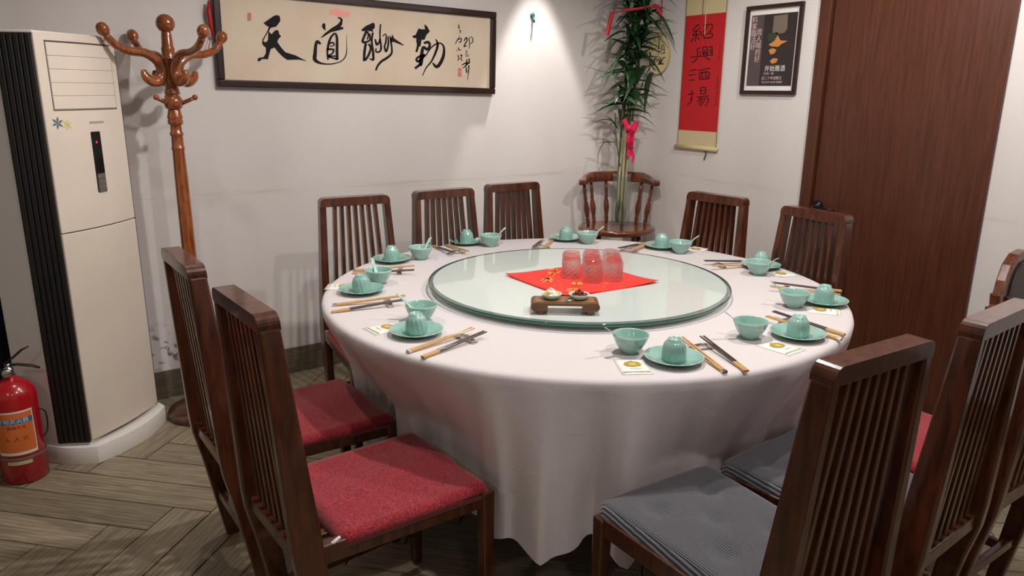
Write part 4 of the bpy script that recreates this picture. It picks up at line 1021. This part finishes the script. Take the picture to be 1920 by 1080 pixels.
def Sp(ox=1260, oy=0, s=3.482):
    def f(x, y): p = on_x(ox+x/s, oy+y/s, XR-.0095); return (-.0096, p.y-sy0, p.z-zbot)
    return f
S = Sp()
def scroll_char(strokes, w=6.5):
    mb = MB()
    for st in strokes: ink_stroke(mb, [(x, y, w) for x, y in st], S)
    mb.build('brush_character', INK, scr, fix=False)
scroll_char([[(178,158),(150,180),(138,200),(165,205)], [(184,180),(160,205),(135,232),(178,225)], [(160,215),(152,275)], [(140,245),(125,275)], [(168,240),(178,262)], [(182,200),(195,235)],
             [(205,165),(262,160),(255,200),(238,210)], [(228,165),(222,190),(200,212)], [(205,225),(212,250)], [(205,225),(262,218),(255,245),(212,248)]])
scroll_char([[(165,320),(168,365)], [(165,320),(188,312)], [(178,340),(190,338)], [(178,355),(192,352)], [(200,312),(204,360)], [(200,312),(228,308),(230,358)], [(208,330),(222,328)], [(208,342),(222,340),(222,352),(208,354),(208,342)], [(238,308),(262,304)], [(262,304),(262,355)], [(242,328),(258,326)], [(242,344),(258,342)],
             [(122,374),(200,366),(268,358)], [(168,376),(150,398),(128,408)], [(215,370),(235,385),(252,390)]])
scroll_char([[(115,462),(160,455)], [(108,492),(155,486)], [(112,525),(150,520)], [(168,460),(250,446)], [(178,478),(180,520)], [(178,478),(240,472),(240,512)], [(180,520),(242,514)], [(198,462),(196,490),(185,502)], [(220,460),(222,492),(234,494)], [(186,508),(236,502)]], 6)
scroll_char([[(104,618),(148,608)], [(130,588),(125,660),(100,685)], [(118,650),(132,640)], [(185,575),(188,615)], [(185,575),(218,572),(218,612)], [(188,592),(216,590)], [(188,614),(218,610)], [(162,634),(240,626)], [(190,634),(165,668)], [(180,650),(236,642),(228,680),(214,690)], [(198,652),(170,686)], [(215,650),(182,696)]], 6)
mb = MB(); rn = random.Random(5)
for y0 in list(range(285, 395, 16))+list(range(495, 690, 14)): ink_stroke(mb, [(318-(y0-285)*.07+rn.uniform(-4, 4), y0, 3), (314-(y0-285)*.07, y0+6, 4), (310-(y0-285)*.07+rn.uniform(-4, 4), y0+10, 3)], S)
mb.build('side_inscription', INK, scr, fix=False)
mb = MB()
for k in range(60):
    x = rn.uniform(.01, swid-.01); z = rn.uniform(zr0-zbot+.01, zr1-zbot-.01); s = rn.uniform(.0012, .003)
    ink_poly(mb, [(x-s, z), (x, z-s), (x+s, z), (x, z+s)], lambda a, b: (-.0095, -a, b))
o = mb.build('gold_flecks', mat('gold_fleck', (222, 120, 90), .5), scr, fix=False); o['kind'] = 'stuff'
# ------------------------------------------------------------------ poster
XQ = XR-.02
pq = [on_x(x, y, XQ) for x, y in ((1389,178),(1492,177),(1396,13),(1504,1.5))]
py0 = .5*(pq[0].y+pq[2].y); py1 = .5*(pq[1].y+pq[3].y); pz0 = .5*(pq[0].z+pq[1].z); pz1 = .5*(pq[2].z+pq[3].z); pw, ph = py0-py1, pz1-pz0
pst = thing('framed_poster', 'dark framed wine poster hanging between the red scroll and the door', 'poster', (XR, py0, pz0))
fb = .021
for a, b, c, d in ((0, 0, pw, fb), (0, ph-fb, pw, ph), (0, fb, fb, ph-fb), (pw-fb, fb, pw, ph-fb)):
    MB().prism([(a, b), (c, b), (c, d), (a, d)], R3, -.001, -.021).build('frame', FRAMEW, pst, bevel=.004)
def rect(x0, y0, x1, y1, t, nm, M): MB().prism([(x0*pw, y0*ph), (x1*pw, y0*ph), (x1*pw, y1*ph), (x0*pw, y1*ph)], R3, -t+.0006, -t).build(nm, M, pst)
rect(.05, .035, .95, .965, .008, 'paper', PAPERW); rect(.1, .1, .905, .895, .0092, 'print', POSTERB); rect(.1, .1, .33, .895, .0098, 'print_strip', POSTERL)
def W(u, v, t=.0108): return (-t, -u*pw, v*ph)
mb = MB(); ink_poly(mb, [(.50,.87),(.74,.88),(.75,.72),(.70,.68),(.58,.67),(.5,.69)], W); mb.build('print_jar', POSTERT, pst, fix=False)
mb = MB(); ink_poly(mb, [(.42,.68),(.6,.69),(.58,.6),(.44,.6)], W); mb.build('print_leaves', POSTERG, pst, fix=False)
mb = MB()
for poly in ([(.45,.56),(.55,.6),(.6,.66),(.65,.60),(.78,.59),(.68,.56),(.62,.53),(.5,.54)], [(.46,.5),(.53,.52),(.6,.5),(.57,.46),(.5,.45)], [(.5,.38),(.56,.41),(.64,.4),(.62,.36),(.54,.345)]): ink_poly(mb, poly, lambda u, v: W(u, v, .0114))
mb.build('print_splash', POSTERO, pst, fix=False)
def ptext(body, u, v, size, M):
    me = text_mesh(body, size, M)
    for p in me.vertices: p.co = (-.012, -(u*pw+p.co.x), v*ph+p.co.y)
    put('lettering', me, pst)
for k, c in enumerate('料客臨沽好'): ptext(c, .165, .84-.075*k, .036, POSTERP)
for k, c in enumerate('周人喝的好'): ptext(c, .265, .70-.075*k, .036, POSTERP)
ptext('井始雅酒', .60, .29, .032, PAPERW); ptext('片刻一味', .50, .235, .016, POSTERP); ptext('品二十年成醸王', .56, .185, .018, POSTERP); ptext('YELLOW WINE 味道好', .57, .14, .013, POSTERP)
# ------------------------------------------------------------------ corner stool
skx, sky, skz = 3.12, 3.44, .655
fa = math.atan2(-sky, -skx)+.12      # faces the camera side
st = thing('captain_stool', 'low-backed wooden captain stool in the corner holding the bamboo vase', 'stool', (skx, sky, 0), fa-PI/2)
def seat_r(a):      # saddle outline; +y is the front
    return .215*(1+.05*math.cos(2*a)-.03*math.sin(3*a))
mb = MB(); n = 48; vs = []
for sc_, z in ((.0, .0), (.9, .0), (.985, .008), (1, .02), (.985, .033), (.93, .038), (.7, .032), (.35, .027), (0, .026)):
    for k in range(n): a = 2*PI*k/n; vs.append((seat_r(a)*sc_*math.cos(a)*1.07, seat_r(a)*sc_*math.sin(a), skz-.038+z))
mb.add(vs, [(i*n+k, i*n+(k+1) % n, (i+1)*n+(k+1) % n, (i+1)*n+k) for i in range(8) for k in range(n)]); mb.build('seat', STOOLW, st, smooth=True, weld=True)
def turned(a, b, prof, nm, par=st):
    a = Vector(a); b = Vector(b); L = (b-a).length; M = Matrix.Translation(a) @ (b-a).to_track_quat('Z', 'Y').to_matrix().to_4x4()
    MB().lathe([(r, t*L) for r, t in prof], 14, M=M).build(nm, STOOLW, par, smooth=True)
spin = [(.009, 0), (.011, .08), (.014, .16), (.010, .2), (.013, .23), (.019, .38), (.016, .5), (.010, .6), (.013, .64), (.010, .68), (.012, .8), (.009, 1)]
legp = [(.014, 0), (.017, .15), (.023, .3), (.015, .36), (.02, .4), (.024, .6), (.018, .72), (.022, .76), (.018, .9), (.016, 1)]
# bent arm bow
bow_pts = []; zarm = skz+.268
for k in range(15):
    a = -PI/2+(k/14-.5)*2*1.55; bow_pts.append(Vector((.218*math.cos(a), .205*math.sin(a), zarm)))
bow_pts = [Vector((bow_pts[0].x*1.03, bow_pts[0].y+.05, zarm))]+bow_pts+[Vector((bow_pts[-1].x*1.03, bow_pts[-1].y+.05, zarm))]
mb = MB(); vs = []; N_ = len(bow_pts)
for i, p in enumerate(bow_pts):
    u = abs(i/(N_-1)-.5)*2; d = Vector((p.x, p.y, 0)).normalized(); wd = .022 if u < .75 else .022+.012*math.sin((u-.75)/.25*PI); hh = .030*(1-smoothstep(.45, .8, u))+.034
    top = p.z-.012+hh
    for q_ in ((-wd, -.012), (wd, -.012), (wd*.9, hh-.012), (-wd*.6, hh-.012)): vs.append(p+d*q_[0]+Vector((0, 0, q_[1])))
fs = [(0,3,2,1), tuple((N_-1)*4+k for k in range(4))]+[(i*4+k, i*4+(k+1) % 4, i*4+4+(k+1) % 4, i*4+4+k) for i in range(N_-1) for k in range(4)]
mb.add(vs, fs); mb.build('arm_bow', STOOLW, st, bevel=.007, smooth=True)
hh_ = MB(); 
for sgn in (1,):
    hh_.tube([(-.05, -.2, zarm+.022), (.05, -.2, zarm+.022)], .011, 12, flat=1)
hh_.build('hand_hole', mat('hand_hole_dark', (150, 140, 132), .8), st, smooth=True)
for k in range(6):
    a = -PI/2+(k-2.5)*.56; top = Vector((.216*math.cos(a), .203*math.sin(a), zarm-.006)); bot = Vector((.178*math.cos(a), .165*math.sin(a), skz-.012))
    turned(bot, top, spin, 'spindle')
for sx in (-1, 1):
    for sy in (-1, 1): turned((sx*.12, sy*.11, skz-.034), (sx*.165, sy*.16, 0), legp, 'leg')
for sx in (-1, 1): turned((sx*.15, -.14, .2), (sx*.15, .14, .2), [(.009, 0), (.014, .5), (.009, 1)], 'stretcher')
for sy in (-1, 1): turned((-.145, sy*.135, .26), (.145, sy*.135, .26), [(.009, 0), (.014, .5), (.009, 1)], 'stretcher')
# ------------------------------------------------------------------ vase with bamboo
vp = on_z(1162, 420, skz); vp = Vector((vp.x, vp.y, 0)); vz = skz-.009
vs_ = thing('glass_vase', 'tall clear glass cylinder vase standing on the corner stool', 'vase', (vp.x, vp.y, vz))
MB().lathe([(0, .0), (.056, .0), (.058, .004), (.056, .31), (.058, .325), (.055, .325), (.053, .31), (.053, .016), (0, .014)], 36, closed=True).build('glass', VASEG, vs_, smooth=True)
pt_ = thing('lucky_bamboo', 'tall leafy lucky bamboo growing from the glass vase on the stool', 'plant', (vp.x, vp.y, vz+.0165))
rnd = random.Random(21)
def leaf_mesh(L, wd, droop, M):
    mb = MB(); k = 9; vs = []
    for i in range(k+1):
        t = i/k; x = L*t*(1-.15*droop*t); z = -droop*L*t*t*.75; w_ = wd*math.sin(PI*min(1, t**.75*.97+.02))**.9
        vs += [(x, -w_/2, z+w_*.22), (x, 0, z), (x, w_/2, z+w_*.22)]
    mb.add(vs, [(i*3+j, i*3+j+1, i*3+j+4, i*3+j+3) for i in range(k) for j in (0, 1)]); return mb.mesh('leaf', M, smooth=True, fix=False)
LV = [leaf_mesh(.18, .038, .4, LEAF), leaf_mesh(.17, .036, 1.0, LEAF), leaf_mesh(.2, .04, 1.5, LEAF), leaf_mesh(.13, .03, .2, LEAF)]
LY = leaf_mesh(.19, .022, 1.2, LEAFY)
rimg = Vector((math.cos(-YAW), math.sin(-YAW), 0)); dimg = Vector((math.sin(YAW), math.cos(YAW), 0))
# stems: (offset right of vase, offset in depth) at successive heights above the vase floor
stems = [[(-.018, 0, 0), (-.012, .01, .33), (.0, .03, .70), (.02, .03, 1.1), (.045, .02, 1.62)],
         [(.015, .01, 0), (.012, .0, .33), (.035, .0, .70), (.075, .01, 1.05), (.13, .0, 1.5)],
         [(.0, -.02, 0), (.004, -.02, .33), (.015, -.02, .72), (.03, -.03, 1.15), (.02, -.03, 1.66)],
         [(-.01, .02, 0), (-.02, .015, .33), (-.015, .01, .62), (-.005, .0, 1.05), (-.01, .01, 1.55)],
         [(.02, -.01, 0), (.025, -.01, .33), (.05, -.02, .75), (.055, -.02, 1.2), (.085, -.03, 1.62)]]
nodes_ = []
for sidx, s in enumerate(stems):
    path = smooth_path([rimg*a+dimg*b+Vector((0, 0, c+.004)) for a, b, c in s], 7)
    mb = MB(); rad = [.0082-.003*i/len(path) for i in range(len(path))]
    mb.mi = 0; cut = int(len(path)*.42); mb.tube(path[cut:], rad[cut:], 8); mb.mi = 1; mb.tube(path[:cut+1], rad[:cut+1], 8)
    mb.build('stem', [STEMG, STEMW if sidx % 2 == 0 else STEMG], pt_, smooth=True)
    nodes_.append(path)
def add_leaf(p, az, el, me, sc_=1, roll=0):
    M = Matrix.Translation(p) @ Matrix.Rotation(az, 4, 'Z') @ Matrix.Rotation(-el, 4, 'Y') @ Matrix.Rotation(roll, 4, 'X') @ Matrix.Scale(sc_, 4)
    T = Matrix.Translation((vp.x, vp.y, vz+.0165))
    for k in range(14):
        ok = all((T @ M @ v.co).x < XR-.006 and (T @ M @ v.co).y < YB-.006 for v in me.vertices)
        if ok: break
        M = Matrix.Translation(p) @ Matrix.Rotation(.45, 4, 'Z') @ Matrix.Translation(-p) @ M
    put('leaf', me, pt_, M)
for path in nodes_:
    L = len(path)
    for i in range(int(L*.50), L):
        z = path[i].z
        for rep_ in range(4 if z > .95 else 2):
            az = rnd.uniform(0, 2*PI); dvec = Vector((math.cos(az), math.sin(az), 0))
            if dvec.dot(dimg) > .35: az += PI
            # keep clear of the walls of the corner
            add_leaf(path[i]+Vector((0, 0, rnd.uniform(-.02, .02))), az, rnd.uniform(.2, 1.25), LV[rnd.randrange(4)], rnd.uniform(.75, 1.1), rnd.uniform(-.5, .5))
mb_ang = -YAW
for (dx, dz_, az, el, me, sc_) in ((-.06, .62, PI+mb_ang, .6, LV[1], .9), (-.09, .52, PI+mb_ang, -.5, LY, 1.1), (-.05, .5, PI+mb_ang, .1, LV[3], .9), (.03, .66, mb_ang, .3, LV[1], 1), (.13, .95, mb_ang, .35, LV[2], 1.05), (.16, .92, mb_ang, -.2, LV[2], 1), (-.03, .7, PI+mb_ang, .8, LV[1], 1), (-.04, .58, PI+mb_ang+.4, .9, LV[3], 1)):
    add_leaf(rimg*dx+Vector((0, 0, dz_)), az, el, me, sc_)
MB().tube(smooth_path([rimg*-.015+Vector((0,0,.36)), rimg*-.04+Vector((0,0,.48)), rimg*-.055+Vector((0,0,.6)), rimg*-.06+Vector((0,0,.68))], 5), .004, 6).build('side_shoot', STEMG, pt_, smooth=True)
MB().tube(smooth_path([rimg*.06+Vector((0,0,.72)), rimg*.1+Vector((0,0,.86)), rimg*.14+Vector((0,0,.95)), rimg*.17+Vector((0,0,.93))], 5), .004, 6).build('side_shoot', STEMG, pt_, smooth=True)
mb = MB()
for k in range(26):
    a = rnd.uniform(0, 6.28); r = rnd.uniform(.005, .034); x, y = r*math.cos(a), r*math.sin(a)
    mb.tube(smooth_path([(x*.5, y*.5, .16+rnd.uniform(-.04, .05)), (x, y, .1), (x*1.1+rnd.uniform(-.004, .004), y*1.1, .05), (x*.9, y*.9, .004)], 3), .0035, 5)
o = mb.build('roots', MOSS, pt_, smooth=True); o['kind'] = 'stuff'
def ribbon(path, wd, M, name, par, up=(0, 0, 1)):
    P = smooth_path(path, 5); mb = MB(); vs = []
    for i, p in enumerate(P):
        t = (P[min(i+1, len(P)-1)]-P[max(i-1, 0)]).normalized(); sx = t.cross(dimg).normalized()*wd/2
        vs += [p-sx, p+sx, p+sx+dimg*.0012, p-sx+dimg*.0012]
    n_ = len(P); mb.add(vs, [(i*4+k, i*4+(k+1) % 4, i*4+4+(k+1) % 4, i*4+4+k) for i in range(n_-1) for k in range(4)]); return mb.build(name, M, par, smooth=True)
# pink bow tied round the stems
pb = thing('pink_ribbon', 'bright pink ribbon tied round the lower bamboo stems', 'ribbon', (vp.x, vp.y, vz))
pc = Vector((0, 0, .60))-dimg*.055+rimg*.02
ribbon([pc+rimg*-.035+Vector((0,0,.06)), pc+rimg*-.01+Vector((0,0,.02)), pc+rimg*.02+Vector((0,0,-.03)), pc+rimg*.01+Vector((0,0,-.16))], .03, PINK, 'tail', pb)
ribbon([pc+rimg*.045+Vector((0,0,.05)), pc+rimg*.03+Vector((0,0,.0)), pc+rimg*.005+Vector((0,0,-.05)), pc+rimg*.02+Vector((0,0,-.12))], .034, PINK, 'tail', pb)
ribbon([pc+Vector((0,0,-.08)), pc+rimg*.035+Vector((0,0,-.15)), pc+rimg*.03+Vector((0,0,-.2))], .014, PINK, 'tail', pb)
MB().lathe([(.012, -.02), (.024, -.008), (.024, .012), (.012, .022)], 14, c=tuple(pc+dimg*.008+Vector((0,0,.01)))).build('knot', PINK, pb, smooth=True)
# red ribbon strung across the crown, with its hanging end
rb = thing('red_ribbon', 'dark red ribbon strung across the bamboo crown near the top edge', 'ribbon', (0, 0, 0))
depth_off = vp.xy.dot(dimg.xy)-.13
def at_depth(x, y, d=0): r_ = ray(x, y); k = (depth_off+d)/(r_.xy.dot(dimg.xy)); return CAM+r_*k
ribbon([at_depth(1168, 19), at_depth(1190, 17), at_depth(1215, 13), at_depth(1236, 11)], .015, REDRIB, 'band', rb)
ribbon([at_depth(1226, 8), at_depth(1234, 16), at_depth(1240, 28)], .018, REDRIB, 'loop', rb)
ribbon([at_depth(1148, 22), at_depth(1144, 40), at_depth(1138, 66)], .024, REDRIB, 'hanging_end', rb)
ribbon([at_depth(1150, 24), at_depth(1160, 22), at_depth(1170, 19)], .008, REDRIB, 'band', rb)
# ------------------------------------------------------------------ round fan on the wall
fc = on_x(1234, 101, XR-.015); fr = .112
fan = thing('round_fan', 'cream round paper fan with brush drawing hanging beside the bamboo', 'fan', (XR, fc.y, fc.z))
fr_y = (on_x(1213, 100, XR).y-on_x(1256, 100, XR).y)/2; fr_z = (on_x(1231, 62, XR).z-on_x(1231, 138, XR).z)/2
mb = MB(); poly = [(fr_y*math.cos(a)*(1-.1*max(0, math.sin(a))), fr_z*math.sin(a)) for a in [2*PI*k/40 for k in range(40)]]
mb.prism(poly, R3, -.012, -.015).build('fan_leaf', FANM, fan)
MB().tube([R3(x, y, -.0135) for x, y in poly+poly[:1]], .003, 6, caps=False).build('fan_rim', FANE, fan, smooth=True)
MB().tube([(-.0135, 0, fr_z*.55), (-.0135, .0, fr_z), (-.0135, -.0, fr_z+.05)], [.006, .007, .006], 8).build('handle', FANE, fan, smooth=True)
MB().tube([(-.0135, 0, fr_z+.04), (-.0135, -.004, fr_z+.12), (-.0135, -.006, fr_z+.26)], .004, 6).build('hanging_string', REDRIB, fan, smooth=True)
def Fz(x, y): p = on_x(1180+x/9, 40+y/9, XR-.016); return (-.0156, p.y-fc.y, p.z-fc.z)
mb = MB()
for s_ in ([(512,285,10),(500,400,16),(492,480,22)], [(465,515,20),(490,500,14)], [(500,520,18),(520,500,14)], [(480,560,16),(500,550,12)], [(530,520,10),(540,430,12),(570,400,12),(590,440,10),(590,530,12)], [(545,450,10),(580,450,10)], [(545,480,10),(585,478,10)], [(540,540,12),(605,530,14)],
           [(330,745,20),(380,740,26),(435,735,20)], [(350,740,18),(330,650,18)], [(375,735,24),(370,640,14)], [(395,735,20),(420,650,18),(460,600,12)], [(480,725,18),(530,715,26),(575,720,20)], [(500,720,22),(520,650,14),(525,600,8)], [(525,700,22),(560,630,18),(605,605,14)], [(465,640,18),(495,655,14)], [(340,520,30),(360,580,26)], [(320,490,16),(360,445,24),(405,460,12)]): ink_stroke(mb, s_, Fz)
mb.build('brush_drawing', BROWNINK, fan, fix=False)
# ------------------------------------------------------------------ carved armchair at the right edge
cc = thing('carved_chair', 'carved rosewood chair with dark leather back at the right edge', 'chair', (3.13, .9, 0), PI); cc.scale = (1, 1, .9)
# local: +y is the seat side, turned away from the table
top = [(-.215, .40), (-.215, .80), (-.185, .80), (-.185, .85), (-.165, .85), (-.145, .90), (-.11, .96), (-.06, 1.0), (0, 1.01)]
outl = top+[(-x, z) for x, z in top[::-1][1:]]
bkp = lambda x, z, t: (x, t-.08*(z-.42), z)
MB().prism(outl, bkp, -.27, -.232).build('back_frame', CARVEW, cc, bevel=.006)
inn = [(x*.78, .46+(z-.40)*.84) for x, z in top]; inn += [(-x, z) for x, z in inn[::-1][1:]]
MB().prism(inn, bkp, -.276, -.268).build('leather_panel', LEATHER, cc, bevel=.003)
MB().prism(inn, bkp, -.233, -.222).build('leather_panel', LEATHER, cc, bevel=.004)
for k in range(1, len(top)):
    x, z = top[k]
    for s in ((-1, 1) if x else (1,)): MB().lathe([(.006, 0), (.005, .004), (0, .0055)], 8, M=Matrix.Translation((s*x*.88, -.27-.08*(z*.97-.42), z*.97)) @ Matrix.Rotation(PI/2, 4, 'X')).build('stud', mat('aged_brass', (110, 80, 44), .45, metal=1), cc, smooth=True)
MB().box((-.21, -.25, .37), (.21, .22, .41)).build('seat', CARVEW, cc, bevel=.008)
for sx in (-1, 1):
    for sy in (-.235, .19): MB().box((sx*.19-.02, sy-.018, 0), (sx*.19+.02, sy+.018, .372)).build('leg', CARVEW, cc, bevel=.005)
# pieces that belong to a part go one level deeper (all of these sit at their thing's origin)
SUB = {'fire_extinguisher': ('label', ('label_panel', 'label_band', 'lettering')), 'air_conditioner': ('display', ('button_plate', 'button', 'indicator_light')),
       'captain_stool': ('arm_bow', ('hand_hole',)), 'napkin_packet': ('wrapper', ('emblem', 'emblem_lines', 'small_lettering', 'green_band')),
       'calligraphy_picture': ('paper', ('brush_character', 'signature', 'red_seal', 'pink_smudge')), 'hanging_scroll': ('red_paper', ('brush_character', 'side_inscription', 'gold_flecks')),
       'framed_poster': ('paper', ('print', 'print_strip', 'print_jar', 'print_leaves', 'print_splash', 'lettering')), 'round_fan': ('fan_leaf', ('brush_drawing',)), 'red_napkin': ('cloth', ('gold_lettering',)), 'dining_chair': ('seat_cushion', ('cushion_tie',)),
       'carved_chair': ('back_frame', ('leather_panel', 'stud'))}
base = lambda o: o.name.split('.')[0]
for o in list(bpy.data.objects):
    if o.parent is None and base(o) in SUB:
        pn, kids = SUB[base(o)]; host = next((c for c in o.children if base(c) == pn), None)
        for c in list(o.children):
            if host and base(c) in kids: c.parent = host
bpy.context.view_layer.update()
